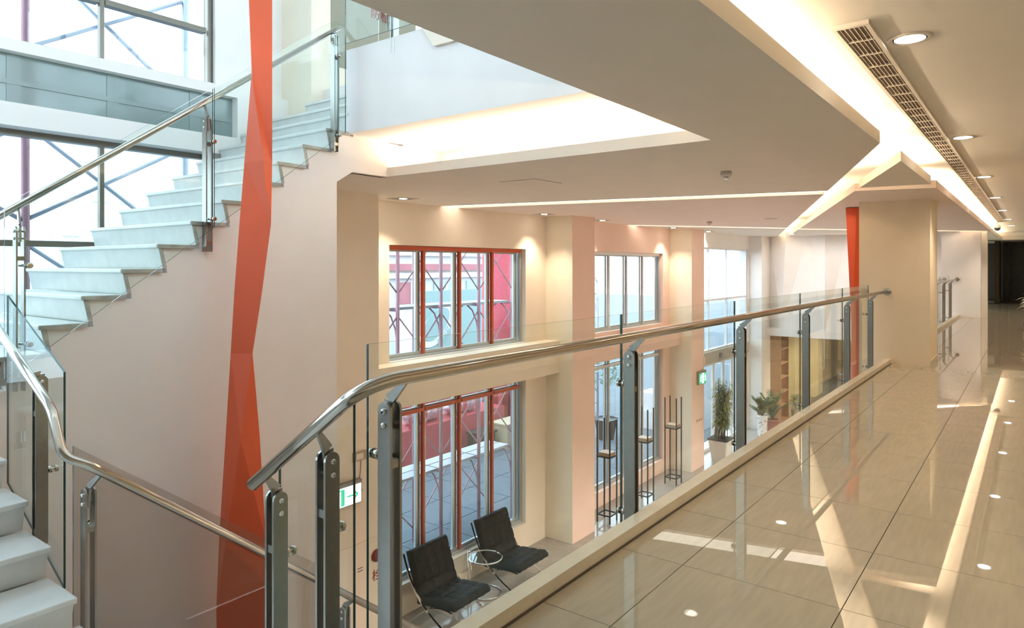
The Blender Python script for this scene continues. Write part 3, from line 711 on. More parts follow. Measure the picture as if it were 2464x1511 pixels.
wn = ['over the red framed window near the stair wall', 'beside the cream column face', 'over the pale framed window, next to the salmon column', 'beyond the salmon bay window', 'over the entrance glazing']
for (x, y), nm in zip(WASH, wn):
    downlight(x, y, ZC, 'square recessed spot fitting ' + nm, True, 0.075, 'led')
for k, (x, y) in enumerate(((8.2, 1.2), (12.0, 1.2), (15.8, 1.2), (19.6, 1.2), (23.4, 1.2))):  # unseen lamps added to light the hall
    downlight(x, y, -0.42, 'added unseen round lamp under the gallery slab lighting the hall, %s from the stairs' % oname[k], False, 0.11)
    spot('hall_fill_lamp', (x, y, -0.46), 260, (1.0, 0.90, 0.78), 160, 0.5)
# long grille vent
vt = thing('ceiling_vent', (14, 0.76, 2.756), 'long white slatted air vent running along the gallery ceiling', 'vent')
vx0, vx1, vy0, vy1, vz = 3.90, 24.0, 0.675, 0.855, 2.735
MB().box(vx0, vx1, vy0, vy0 + 0.022, vz, 2.756).build('side_rail', M['ventm'], vt)
MB().box(vx0, vx1, vy1 - 0.022, vy1, vz, 2.756).build('side_rail', M['ventm'], vt)
for a in (vx0, vx1 - 0.03): MB().box(a, a + 0.03, vy0 + 0.022, vy1 - 0.022, vz, 2.756).build('end_rail', M['ventm'], vt)
MB().box(vx0 + 0.03, vx1 - 0.03, vy0 + 0.022, vy1 - 0.022, 2.753, 2.756).build('duct_plate', M['ventdark'], vt)
for k in range(6):
    y = vy0 + 0.034 + k * 0.0224
    MB().hexa([(vx0 + .03, y - .003, vz + .004), (vx1 - .03, y - .003, vz + .004), (vx1 - .03, y + .001, vz + .004), (vx0 + .03, y + .001, vz + .004)], [(vx0 + .03, y + .003, 2.752), (vx1 - .03, y + .003, 2.752), (vx1 - .03, y + .007, 2.752), (vx0 + .03, y + .007, 2.752)]).build('slat', M['ventm'], vt)
src = MB().box(vx0 + 0.296, vx0 + 0.304, vy0 + 0.022, vy1 - 0.022, vz + 0.002, 2.750).build('cross_bar', M['ventm'], vt)
for k in range(1, 66):
    o = src.copy(); COL.objects.link(o); o.location = (0.296 * k, 0, 0)
# detectors
def detector(x, y, label):
    r = thing('smoke_detector', (x, y, ZC), label, 'smoke detector', 'smoke detectors')
    MB().lathe([(0.055, 0.0), (0.055, -0.02), (0.062, -0.022), (0.058, -0.045), (0.03, -0.055)], 24, (x, y, ZC)).build('body', M['plastic'], r)
    MB().lathe([(0.026, -0.056), (0.030, -0.062), (0.028, -0.078), (0.018, -0.082)], 18, (x, y, ZC)).build('sensor_head', M['chrome'], r)
detector(7.154, 2.593, 'white smoke detector with a chrome head under the wide dropped ceiling')
detector(15.03, 5.83, 'small smoke detector in front of the second ceiling light slit')
r = thing('ceiling_speaker', (14.88, 4.43, ZC), 'flat round ceiling speaker near the diagonal light slit', 'speaker')
MB().lathe([(0.13, 0.0), (0.13, -0.012), (0.11, -0.018)], 28, (14.88, 4.43, ZC)).build('rim', M['plastic'], r); MB().lathe([(0.105, -0.0185), (0.10, -0.020)], 24, (14.88, 4.43, ZC)).build('grille', M['ventm'], r)
for x, y in ((22.6, 6.1), (22.6, 4.3)):  # spots aimed to brighten the folded wall; the gallery-side one is added
    spot('end_wall_fill_lamp', (x, y, 2.47), 30, (1.0, 0.97, 0.94), 120, 0.6, (0, math.radians(-35), 0))
    downlight(x, y, ZC, 'round downlight before the folded white wall, %s' % ('window side' if y > 5 else 'added on the gallery side'), False, 0.08)
r = thing('access_hatch', (6.7, 4.8, ZC), 'thin square access hatch set in the dropped ceiling', 'hatch')
MB().box(6.42, 6.96, 4.54, 5.04, ZC - 0.003, ZC - 0.0005).build('panel', M['ceil'], r)
MB().box(6.41, 6.97, 4.53, 5.05, ZC - 0.0015, ZC).build('gap', M['grout'], r)
r = thing('security_camera', (23.36, 0.83, 2.756), 'small dome security camera hanging at the end of the ceiling vent', 'camera')
MB().tube([(23.36, .83, 2.756), (23.36, .83, 2.62)], 0.012, 8).build('stem', M['plastic'], r)
MB().lathe([(0.03, 0.10), (0.075, 0.07), (0.085, 0.02), (0.085, 0.0)], 20, (23.36, .83, 2.54)).build('housing', M['plastic'], r)
MB().lathe([(0.078, 0.0), (0.07, -0.04), (0.04, -0.07), (0.005, -0.08)], 20, (23.36, .83, 2.54)).build('dome', M['gasket'], r)

# ================================================================== CHAIRS, TABLE, STANDS
def cushion(w, d, t, nx, ny, mb):
    """tufted pad in local (x,y,z): top at z=t."""
    NX, NY = 6 * nx, 6 * ny
    def h(u, v):
        e = min(u, 1 - u, v, 1 - v); edge = -0.025 * max(0, 1 - e / 0.05) ** 2
        su = abs(math.sin(PI * nx * u)); sv = abs(math.sin(PI * ny * v))
        inner = 0 < u < 1 and 0 < v < 1
        return t + edge - 0.016 * (1 - min(su, sv) ** 0.5) - 0.022 * max(0, 1 - math.hypot(su, sv) * 1.6)
    vs = []; fs = []
    for j in range(NY + 1):
        for i in range(NX + 1):
            u, v = i / NX, j / NY; vs.append(((u - .5) * w, (v - .5) * d, h(u, v)))
    W1 = NX + 1
    for j in range(NY):
        for i in range(NX): a = j * W1 + i; fs.append((a, a + 1, a + W1 + 1, a + W1))
    per = [i for i in range(W1)] + [j * W1 + NX for j in range(1, NY + 1)] + [NY * W1 + i for i in range(NX - 1, -1, -1)] + [j * W1 for j in range(NY - 1, 0, -1)]
    b0 = len(vs)
    for p in per: vs.append((vs[p][0] * 1.0, vs[p][1] * 1.0, 0.0))
    n = len(per)
    for k in range(n): fs.append((per[k], per[(k + 1) % n], b0 + (k + 1) % n, b0 + k)[::-1])
    fs.append(tuple(b0 + k for k in range(n))[::-1])
    mb.add(vs, fs, 0, True); return mb
def xform(mb, mat4): mb.v = [tuple(mat4 @ Vector(p)) for p in mb.v]; return mb
def strip(path, w, t):
    """flat bar bent along a path in the y-z plane, width across x."""
    mb = MB(); P = [Vector(p) for p in path]; L = []; Rr = []
    for i, p in enumerate(P):
        d = (P[min(i + 1, len(P) - 1)] - P[max(i - 1, 0)]).normalized(); n = Vector((0, -d.z, d.y))
        L.append((p + n * t / 2, p - n * t / 2))
    vs = []
    for a, b in L: vs += [a + Vector((-w / 2, 0, 0)), a + Vector((w / 2, 0, 0)), b + Vector((w / 2, 0, 0)), b + Vector((-w / 2, 0, 0))]
    m = len(L); fs = []
    for i in range(m - 1):
        for k in range(4): fs.append((4 * i + k, 4 * i + (k + 1) % 4, 4 * i + 4 + (k + 1) % 4, 4 * i + 4 + k))
    fs += [(0, 1, 2, 3), (4 * m - 4, 4 * m - 3, 4 * m - 2, 4 * m - 1)]
    return mb.add(vs, fs)
def bez(p0, p1, p2, p3, n=14):
    out = []
    for k in range(n + 1):
        u = k / n; q = [(1 - u) ** 3, 3 * u * (1 - u) ** 2, 3 * u * u * (1 - u), u ** 3]
        out.append(tuple(q[0] * p0[i] + q[1] * p1[i] + q[2] * p2[i] + q[3] * p3[i] for i in range(3)))
    return out
def lounge_chair():
    r = thing('lounge_chair', (0, 0, 0), '', 'chair', 'black tufted lounge chairs by the red framed window')
    seat = cushion(0.86, 0.76, 0.12, 5, 4, MB())
    xform(seat, Matrix.Translation((0, -0.06, 0.345)) @ Matrix.Rotation(math.radians(-7), 4, 'X')); seat.build('seat_cushion', M['leather'], r)
    back = cushion(0.86, 0.72, 0.11, 5, 4, MB())
    xform(back, Matrix.Translation((0, 0.445, 0.70)) @ Matrix.Rotation(math.radians(70), 4, 'X')); back.build('back_cushion', M['leather'], r)
    for sx_ in (-0.452, 0.452):
        strip(bez((sx_, 0.60, 1.0), (sx_, 0.40, 0.45), (sx_, 0.16, 0.22), (sx_, -0.42, 0.0)), 0.035, 0.013).build('back_leg_bar', M['chrome'], r)
        strip(bez((sx_, -0.42, 0.37), (sx_, -0.05, 0.42), (sx_, 0.20, 0.24), (sx_, 0.42, 0.0)), 0.035, 0.013).build('seat_leg_bar', M['chrome'], r)
    for (y, z) in ((0.06, 0.29), (0.50, 0.76)):
        MB().box(-0.434, 0.434, y - 0.014, y + 0.014, z - 0.005, z + 0.005).build('cross_bar', M['chrome'], r)
    for k in range(5): 
        x = -0.32 + 0.16 * k
        MB().bar((x, -0.38, 0.345), (x, 0.30, 0.265), 0.045, 0.006).build('strap', M['leather'], r)
    return r
ch = lounge_chair(); ch.location = (8.0, 7.25, GZ)
ch['label'] = 'black tufted leather lounge chair near the steel post, before the small glass table'
ch2 = copy_tree(ch); ch2.location = (9.63, 7.26, GZ)
ch2['label'] = 'black tufted leather lounge chair behind the small glass table, by the window corner'
tb = thing('side_table', (8.96, 7.36, GZ), 'small round glass side table with chrome frame between the two black chairs', 'table')
def ringpath(r, z, a0=0, a1=2 * PI, n=36, c=(8.96, 7.36)): return [(c[0] + r * math.cos(a0 + (a1 - a0) * k / n), c[1] + r * math.sin(a0 + (a1 - a0) * k / n), GZ + z) for k in range(n + 1)]
MB().tube(ringpath(0.285, 0.60), 0.013, 8).build('table_ring', M['chrome'], tb)
MB().lathe([(0.275, 0.597), (0.275, 0.603)], 36, (8.96, 7.36, GZ)).build('glass_top', M['tglass'], tb)
MB().tube(ringpath(0.27, 0.015, 0.9 * PI, 2.45 * PI, 24), 0.014, 8).build('base_ring', M['chrome'], tb)
for dx in (-0.05, 0.05):
    MB().tube([(8.72 + dx * 0.4, 7.50 + dx, GZ + 0.015), (8.72 + dx * 0.4, 7.50 + dx, GZ + 0.74)], 0.011, 8).build('upright', M['chrome'], tb)
MB().tube([(8.70, 7.45, GZ + 0.74), (8.74, 7.55, GZ + 0.74)], 0.011, 8).build('grip', M['chrome'], tb)

def stand(x, y, label):
    r = thing('display_stand', (x, y, GZ), label, 'stand', 'tall black display stands')
    s = 0.152; q = 0.013
    for a in (-s, s):
        for b in (-s, s):
            u = MB().box(x + a - q, x + a + q, y + b - q, y + b + q, GZ + 0.012, GZ + 2.18).build('upright', M['blackmetal'], r)
            MB().lathe([(0.010, 0.0), (0.014, 0.012)], 8, (x + a, y + b, GZ)).build('foot', M['gasket'], u)
    for z in (0.16, 1.40):
        for b in (-s, s):
            MB().box(x - s + q, x + s - q, y + b - q, y + b + q, GZ + z, GZ + z + 0.026).build('rail', M['blackmetal'], r)
            MB().box(x + b - q, x + b + q, y - s + q, y + s - q, GZ + z, GZ + z + 0.026).build('rail', M['blackmetal'], r)
    MB().box(x - s + q, x + s - q, y - s + q, y + s - q, GZ + 1.418, GZ + 1.426).build('shelf', M['blackmetal'], r)
    return r
def book(x, y, z, w, d, t, label, ang=0.0):
    r = thing('book', (x, y, z), label, 'book', 'books on the display stands')
    MB().box(x - w / 2, x + w / 2, y - d / 2, y + d / 2, z, z + 0.006).build('cover', M['book'], r)
    MB().box(x - w / 2, x + w / 2, y - d / 2, y + d / 2, z + t - 0.006, z + t).build('cover', M['book'], r)
    MB().box(x - w / 2 + .004, x + w / 2 - .004, y - d / 2 + .004, y + d / 2 - .004, z + 0.006, z + t - 0.006).build('pages', M['page'], r)
    r.rotation_euler = (0, 0, ang); return r
for (x, y, lab, bl) in ((13.05, 7.33, 'tall black display stand closest to the black chairs', 'pale book lying on the shelf of the stand closest to the chairs'),
                        (14.68, 7.25, 'middle tall black display stand, partly hidden by a railing post', 'pale book lying on the shelf of the middle display stand'),
                        (16.34, 7.28, 'tall black display stand furthest from the chairs, by the salmon wall', 'pale book lying on the stand by the salmon wall')):
    stand(x, y, lab); book(x, y, GZ + 1.4262, 0.262, 0.262, 0.075, bl)

# ================================================================== PLANTS
def leaf(mb, p, d, L, w, droop=0.3, mi=0):
    p = Vector(p); d = Vector(d).normalized(); up = Vector((0, 0, 1)); s = d.cross(up)
    if s.length < 1e-3: s = Vector((1, 0, 0))
    s.normalize(); m = p + d * L * 0.5 + Vector((0, 0, -droop * L * 0.12)); e = p + d * L + Vector((0, 0, -droop * L * 0.5)); n = s.cross(d) * 0.12 * w
    mb.add([p, m + s * w / 2 + n, e, m - s * w / 2 + n, m], [(0, 1, 4), (1, 2, 4), (2, 3, 4), (3, 0, 4)], mi)
def rdir(zlo, zhi):
    a = random.uniform(0, 2 * PI); z = random.uniform(zlo, zhi); return Vector((math.cos(a), math.sin(a), z))
bp = thing('potted_bamboo', (18.76, 6.95, GZ), 'tall leafy bamboo in a white tapered pot by the entrance glazing', 'plant')
x0, y0 = 18.76, 6.95
pt = MB(); b_, t_ = 0.17, 0.27
pt.hexa([(x0 - b_, y0 - b_, GZ), (x0 + b_, y0 - b_, GZ), (x0 + b_, y0 + b_, GZ), (x0 - b_, y0 + b_, GZ)], [(x0 - t_, y0 - t_, GZ + .68), (x0 + t_, y0 - t_, GZ + .68), (x0 + t_, y0 + t_, GZ + .68), (x0 - t_, y0 + t_, GZ + .68)])
po = pt.build('pot', M['potw'], bp); bevel(po, 0.012)
MB().box(x0 - 0.28, x0 + 0.28, y0 - 0.28, y0 + 0.28, GZ + 0.682, GZ + 0.72).build('soil', M['soil'], bp)
lv = MB()
for k in range(20):
    a = random.uniform(0, 2 * PI); rr = random.uniform(0.03, 0.20); px, py = x0 + rr * math.cos(a), y0 + rr * math.sin(a)
    h = random.uniform(1.2, 1.65); tx_, ty_ = px + random.uniform(-.12, .22), py + random.uniform(-.22, .08)
    MB().tube([(px, py, GZ + .72), ((px + tx_) / 2, (py + ty_) / 2, GZ + .72 + h * .5), (tx_, ty_, GZ + .72 + h)], [0.012, 0.010, 0.006], 6).build('cane', M['cane'], bp)
    for q in range(70):
        u = random.uniform(0.22, 1.0); p = Vector((px + (tx_ - px) * u, py + (ty_ - py) * u, GZ + .72 + h * u))
        leaf(lv, p, rdir(-.5, .7), random.uniform(.14, .26), random.uniform(.022, .042), 0.8)
o = lv.build('foliage', M['leafbam'], bp, fix=False); o['kind'] = 'stuff'
def zz_plant(root, c, n, hmin, hmax, spread, name='foliage'):
    lv = MB()
    for k in range(n):
        a = random.uniform(0, 2 * PI); sp = random.uniform(.25, 1) * spread; h = random.uniform(hmin, hmax)
        e = Vector((c[0] + sp * math.cos(a), c[1] + sp * math.sin(a), c[2] + h)); b = Vector(c); mid = b.lerp(e, .5) + Vector((0, 0, .12 * h)) - Vector((math.cos(a), math.sin(a), 0)) * .05
        MB().tube([b, mid, e], [.011, .009, .004], 6).build('stem', M['leafdk'], root)
        for q in range(22):
            u = .2 + .8 * q / 21; p = b.lerp(mid, u * 2) if u < .5 else mid.lerp(e, u * 2 - 1)
            d = Vector((-math.sin(a), math.cos(a), 0)) * (1 if q % 2 else -1) + (e - b).normalized() * .7
            leaf(lv, p, d, random.uniform(.12, .19), random.uniform(.06, .09), .2)
    o = lv.build(name, M['leafdk'], root, fix=False); o['kind'] = 'stuff'
vp = thing('vase_plant', (22.6, 7.0, GZ), 'glossy green plant in a tall floral porcelain vase by the white column', 'plant')
MB().lathe([(0.15, 0), (0.16, .02), (0.15, .10), (0.145, .35), (0.16, .60), (0.175, .68), (0.165, .69), (0.15, .62)], 28, (22.6, 7.0, GZ)).build('vase', M['vase'], vp)
zz_plant(vp, (22.6, 7.0, GZ + .62), 24, .22, .70, .43)
tp = thing('terracotta_plant', (23.15, 6.85, GZ), 'leafy plant in a terracotta pot behind the floral vase', 'plant')
MB().lathe([(0.15, 0), (0.17, .02), (0.20, .35), (0.215, .42), (0.235, .42), (0.235, .48), (0.20, .48), (0.19, .42)], 28, (23.15, 6.85, GZ)).build('pot', M['terra'], tp)
MB().lathe([(0.19, .44), (0.19, .45)], 20, (23.15, 6.85, GZ)).build('soil', M['soil'], tp)
zz_plant(tp, (23.15, 6.85, GZ + .45), 24, .25, 1.0, .43)
tp2 = thing('shop_plant', (25.95, 6.85, GZ), 'yellow green plant at the foot of the wooden shop shelf', 'plant')
MB().lathe([(0.13, 0), (0.17, .34), (0.18, .34), (0.15, .30)], 20, (25.95, 6.85, GZ)).build('pot', M['potw'], tp2)
lv = MB()
for k in range(130): leaf(lv, (25.95 + random.uniform(-.1, .1), 6.85 + random.uniform(-.1, .1), GZ + .32 + random.uniform(0, .5)), rdir(.1, 1.2), random.uniform(.15, .3), .05, .9)
o = lv.build('foliage', M['leafbam'], tp2, fix=False); o['kind'] = 'stuff'

# ================================================================== SIGNS, SWITCHES, HYDRANTS
def running_man(parent, c, s, side, m):
    """simple figure in the x-z plane facing -Y; c centre, s height."""
    X = Vector((1, 0, 0)); Z = Vector((0, 0, 1)); Y = Vector((0, -1, 0)); c = Vector(c)
    P = lambda a, b: c + X * a * s * side + Z * b * s
    mb = MB()
    mb.tube([P(.06, .36) , P(.06, .36) + Y * .003], .10 * s, 12)
    for a, b, w in ((( .02, .24), (-.06, -.05), .11), ((-.06, -.05), (.14, -.20), .08), ((.14, -.20), (.10, -.42), .07), ((-.06, -.05), (-.14, -.26), .08), ((-.14, -.26), (-.34, -.30), .07), ((.02, .22), (.24, .10), .06), ((.02, .22), (-.20, .16), .06), ((-.20, .16), (-.28, .02), .05)):
        mb.bar(P(*a) + Y * .0015, P(*b) + Y * .0015, .003, w * s) if False else mb.add([P(*a) + (P(*b) - P(*a)).cross(Y).normalized() * w * s / 2, P(*b) + (P(*b) - P(*a)).cross(Y).normalized() * w * s / 2, P(*b) - (P(*b) - P(*a)).cross(Y).normalized() * w * s / 2, P(*a) - (P(*b) - P(*a)).cross(Y).normalized() * w * s / 2], [(0, 1, 2, 3)])
    return mb.build('figure', m, parent)
sg = thing('exit_sign', (18.08, 7.2, -1.55), 'green and white lit exit sign high on the salmon column', 'sign')
MB().box(17.82, 18.34, 7.20, 7.268, -1.72, -1.36).build('case', M['grey_plastic'], sg)
MB().box(17.84, 18.32, 7.192, 7.20, -1.70, -1.42).build('face', M['signg'], sg)
MB().box(18.03, 18.13, 7.188, 7.192, -1.70, -1.42).build('door_mark', M['signw'], sg)
running_man(sg, (17.94, 7.187, -1.56), 0.22, 1, M['signw']); running_man(sg, (18.225, 7.187, -1.56), 0.22, -1, M['signw'])
MB().box(18.30, 18.36, 7.24, 7.27, -1.26, -1.02).build('bracket', M['salmon'], sg)
s2_ = thing('exit_sign', (5.95, 7.2, -1.55), 'white lit exit sign with a green arrow, seen between the railing posts', 'sign')
MB().box(5.55, 6.16, 7.20, 7.268, -1.67, -1.36).build('case', M['grey_plastic'], s2_)
MB().box(5.57, 6.14, 7.192, 7.20, -1.655, -1.41).build('face', M['signw'], s2_)
MB().box(5.60, 5.86, 7.188, 7.192, -1.64, -1.425).build('door_mark', M['signg'], s2_)
MB().box(5.66, 5.80, 7.186, 7.188, -1.63, -1.44).build('doorway', M['signw'], s2_)
running_man(s2_, (5.73, 7.184, -1.535), 0.17, 1, M['signg'])
MB().add([(5.90, 7.187, -1.545), (6.03, 7.187, -1.545), (6.03, 7.187, -1.525), (5.90, 7.187, -1.525)], [(0, 1, 2, 3)]).add([(5.99, 7.187, -1.60), (6.02, 7.187, -1.60), (6.09, 7.187, -1.535), (6.02, 7.187, -1.47), (5.99, 7.187, -1.47), (6.05, 7.187, -1.535)], [(0, 1, 2, 5), (2, 3, 4, 5)]).build('arrow', M['signg'], s2_, fix=False)
def hydrant(zf, label, pm, chars):
    r = thing('fire_hydrant_cabinet', (6.2, 7.26, zf), label, 'hydrant cabinet', 'fire hydrant cabinets')
    MB().box(5.70, 6.50, 7.258, 7.2695, zf + 0.35, zf + 1.75).build('door_panel', M[pm], r)
    MB().box(6.33, 6.50, 7.25, 7.258, zf + 1.32, zf + 1.70).build('alarm_plate', M['cream'], r)
    MB().tube([(6.455, 7.25, zf + 1.50), (6.455, 7.225, zf + 1.50), (6.455, 7.205, zf + 1.50)], [0.085, 0.085, 0.05], 20).build('alarm_button', M['redplastic'], r)
    for k, chx in chars:
        text_mesh('lettering', chx, 0.17, M['redtext'], r, (6.04 + 0.215 * k, 7.256, zf + 1.215), (1, 0, 0), (0, 0, 1))
    return r
hydrant(GZ, 'fire hydrant cabinet with red letters and a red alarm button in the hall', 'cream', ((2, '栓'),))
hydrant(3.755, 'fire hydrant cabinet with red letters on the upper floor behind the glass', 'olive', ((1.9, '防'), (2.75, '栓')))
r = thing('thermostat', (6.17, 7.25, -1.07), 'small wall box with a dangling wire above the arrow exit sign', 'thermostat')
MB().box(6.06, 6.28, 7.245, 7.27, -1.13, -1.01).build('case', M['brownstone'], r); MB().box(6.10, 6.22, 7.24, 7.245, -1.11, -1.03).build('dial_plate', M['plastic'], r)
MB().tube([(6.2, 7.262, -1.13), (6.19, 7.262, -1.25), (6.17, 7.262, -1.4), (6.22, 7.262, -1.55)], 0.005, 6).build('wire', M['grey_plastic'], r)
r = thing('wall_socket', (6.17, 7.26, -2.6), 'small socket plate low on the cream column', 'socket')
MB().box(6.10, 6.25, 7.255, 7.27, -2.67, -2.55).build('plate', M['cream'], r)
for zz in (-2.63, -2.59): MB().box(6.13, 6.22, 7.252, 7.255, zz, zz + 0.015).build('slot', M['grey_plastic'], r)
r = thing('light_switch', (18.0, 7.26, -2.69), 'row of small switches on the salmon column below the exit sign', 'switch')
for k in range(3):
    p = MB().box(17.80 + .14 * k, 17.90 + .14 * k, 7.258, 7.27, -2.75, -2.63).build('switch_plate', M['salmon'], r); MB().box(17.83 + .14 * k, 17.87 + .14 * k, 7.25, 7.258, -2.72, -2.66).build('rocker', M['grey_plastic'], p)

# ================================================================== SHOP BEHIND THE FOLDED WALL
sh = thing('shop_shelf', (25.2, 7.2, GZ), 'tall lit wooden shelf unit in the shop behind the white column', 'shelf')
for xx in (24.75, 25.65): MB().box(xx, xx + 0.04, 7.03, 7.5, GZ, -0.7).build('side_panel', M['wood'], sh)
MB().box(24.79, 25.65, 7.48, 7.5, GZ, -0.7).build('back_panel', M['wood'], sh)
for k in range(7): MB().box(24.79, 25.65, 7.03, 7.48, GZ + .05 + .5 * k, GZ + .09 + .5 * k).build('shelf_board', M['wood'], sh)
for k, z in enumerate((2.592, 2.092)):
    rr = thing('ornament', (25.2, 7.2, GZ + z), ('small dark ornament on the upper board of the wooden shelf', 'small dark ornament on the lower board of the wooden shelf')[k], 'ornament')
    MB().lathe([(0.06, 0), (0.05, .02), (0.015, .06), (0.02, .12), (0.05, .16), (0.012, .24)], 14, (25.2 - .1 * k, 7.2, GZ + z)).build('ornament_body', M['blackmetal'], rr)
bars_window(9, 27.8, 28.9, -3.5, -0.6, 8.0, [28.35], [-1.6], 'alu', 'alu')
bars_window(10, 33.2, 34.8, -3.35, -0.6, 8.0, [34.0], [-1.6], 'bronze', 'bronze')
bn = thing('shop_counter', (27.0, 6.4, GZ), 'low dark counter on the shop floor behind the railing', 'counter')
MB().box(26.6, 29.5, 6.15, 6.65, GZ + .08, GZ + .42).build('body', M['blackmetal'], bn); MB().box(26.55, 29.55, 6.1, 6.7, GZ + .42, GZ + .47).build('top', M['dark'], bn); MB().box(26.7, 29.4, 6.2, 6.6, GZ, GZ + .08).build('plinth', M['dark'], bn)
for x, y in ((26.2, 5.6), (29.3, 5.6), (27.5, 3.0)):
    r = thing('shop_lamp', (x, y, -0.6), 'round ceiling lamp inside the shop, %s' % {26.2: 'close to the wooden shelf', 29.3: 'above the dark counter end', 27.5: 'behind the folded wall centre'}[x], 'ceiling light', 'shop ceiling lamps')
    MB().lathe([(0.20, 0), (0.20, -.05), (0.17, -.06)], 24, (x, y, -0.6)).build('lamp_rim', M['plastic'], r); MB().lathe([(0.165, -.061), (0.16, -.065)], 24, (x, y, -0.6)).build('lamp_lens', M['led'], r)
    spot('shop_lamp_light', (x, y, -0.70), 90, (1.0, 0.84, 0.55), 150, 0.5)

# ================================================================== DRIED ARRANGEMENT AT THE GALLERY SIDE
df = thing('dried_flowers', (20.0, 0.06, 0), 'pale dried flower arrangement in a dark vase at the gallery side', 'plant')
MB().lathe([(0.14, 0), (0.17, .15), (0.11, .42), (0.08, .5), (0.10, .54)], 20, (20.0, 0.06, 0)).build('vase', M['dark'], df)
lv = MB()
for k in range(120): leaf(lv, (20 + random.uniform(-.08, .08), .06 + random.uniform(-.08, .08), random.uniform(.45, .8)), rdir(-.2, 1.0), random.uniform(.15, .3), .05, .6)
o = lv.build('foliage', M['potw'], df, fix=False); o['kind'] = 'stuff'

# ================================================================== OUTSIDE
EZ = -4.1
struct('ground', MB().box(-60, 120, 8.2, 160, EZ - 0.3, EZ), M['road'])
pv = sroot('pavement')
src = None
for i in range(16):
    for j in range(4):
        if src is None:
            src = MB().box(0.01, 1.19, 0.01, 1.19, 0, 0.03).build('paver', M['pave'], pv); o = src
        else: o = src.copy(); COL.objects.link(o)
        o.location = (6.0 + 1.2 * i, 8.9 + 1.2 * j, EZ)
MB().box(5.5, 25.2, 8.22, 8.88, EZ, EZ + 0.03).build('paver_edge', M['paved'], pv)
# round red street columns
for k, (x, lab) in enumerate(((18.5, 'thick round red column at the pavement edge, seen through the first window'), (9.0, 'round red column at the pavement edge close to the stair bay'))):
    c = thing('street_column', (x, 14.45, EZ), lab, 'column')
    MB().lathe([(0.68, 0.25), (0.68, 6.0)], 36, (x, 14.45, EZ)).build('shaft', M['extred'], c)
    MB().lathe([(0.78, 0.0), (0.78, 0.2), (0.70, 0.25)], 36, (x, 14.45, EZ)).build('base', M['extred'], c)
# red planter wall with rail
pw = thing('planter_wall', (13, 13.9, EZ), 'long low red wall with a red guard rail along the pavement', 'wall')
MB().box(9.8, 17.6, 13.65, 14.60, EZ, EZ + 1.08).build('wall_body', M['extred'], pw)
for k in range(14): MB().box(10.0 + .57 * k, 10.08 + .57 * k, 13.67, 13.75, EZ + 1.08, EZ + 1.66).build('rail_post', M['extred'], pw)
MB().box(9.9, 17.6, 13.66, 13.76, EZ + 1.66, EZ + 1.75).build('top_rail', M['extred'], pw)
def lump(name, c, s, m, label, cat, group=None):
    bm = bmesh.new(); bmesh.ops.create_icosphere(bm, subdivisions=3, radius=1.0)
    rnd = random.Random(c[0])
    ph = [rnd.uniform(0, 6) for _ in range(6)]
    for v in bm.verts:
        p = v.co; k = 1 + .10 * math.sin(5 * p.x + ph[0]) * math.cos(4 * p.y + ph[1]) + .07 * math.sin(9 * p.z + ph[2]) + .05 * math.sin(13 * p.x + 7 * p.y + ph[3])
        q = Vector((abs(p.x) ** .7 * (1 if p.x > 0 else -1), abs(p.y) ** .7 * (1 if p.y > 0 else -1), abs(p.z) ** .7 * (1 if p.z > 0 else -1)))
        v.co = Vector((q.x * s[0], q.y * s[1], q.z * s[2])) * k
    lo = min(v.co.z for v in bm.verts)
    for v in bm.verts: v.co.z -= lo
    me = bpy.data.meshes.new(name); bm.to_mesh(me); bm.free(); me.materials.append(m)
    for p in me.polygons: p.use_smooth = True
    o = bpy.data.objects.new(name, me); COL.objects.link(o); o.location = c; tag(o, label, cat, group); return o
wl = ['near the stair bay side', 'second along the red wall', 'third along the red wall', 'next to the black crate']
for k in range(4):
    lump('wrapped_bundle', (11.1 + 1.62 * k, 14.17, EZ + 1.081), (.70, .28, .24), M['wrap'], 'pink plastic wrapped bundle on top of the red wall, ' + wl[k], 'bundle', 'plastic wrapped bundles')
cr = thing('crate', (15.9, 13.2, EZ + .03), 'black plastic crate standing before the red wall', 'crate')
MB().box(15.55, 16.25, 12.95, 13.45, EZ + .03, EZ + .6).build('body', M['blackmetal'], cr); MB().box(15.5, 16.3, 12.9, 13.5, EZ + .6, EZ + .66).build('rim', M['blackmetal'], cr)
bx = thing('timber_box', (17.0, 13.0, EZ + .03), 'pale timber box beside the black crate outside', 'box')
MB().box(16.5, 17.5, 12.7, 13.3, EZ + .03, EZ + .75).build('body', M['brownstone'], bx); MB().box(16.46, 17.54, 12.66, 13.34, EZ + .75, EZ + .80).build('lid', M['brownstone'], bx)
lump('wrapped_pallet', (17.6, 12.0, EZ + .031), (.5, .42, .5), M['wrapw'], 'white plastic wrapped stack on the pavement by the red column', 'bundle')
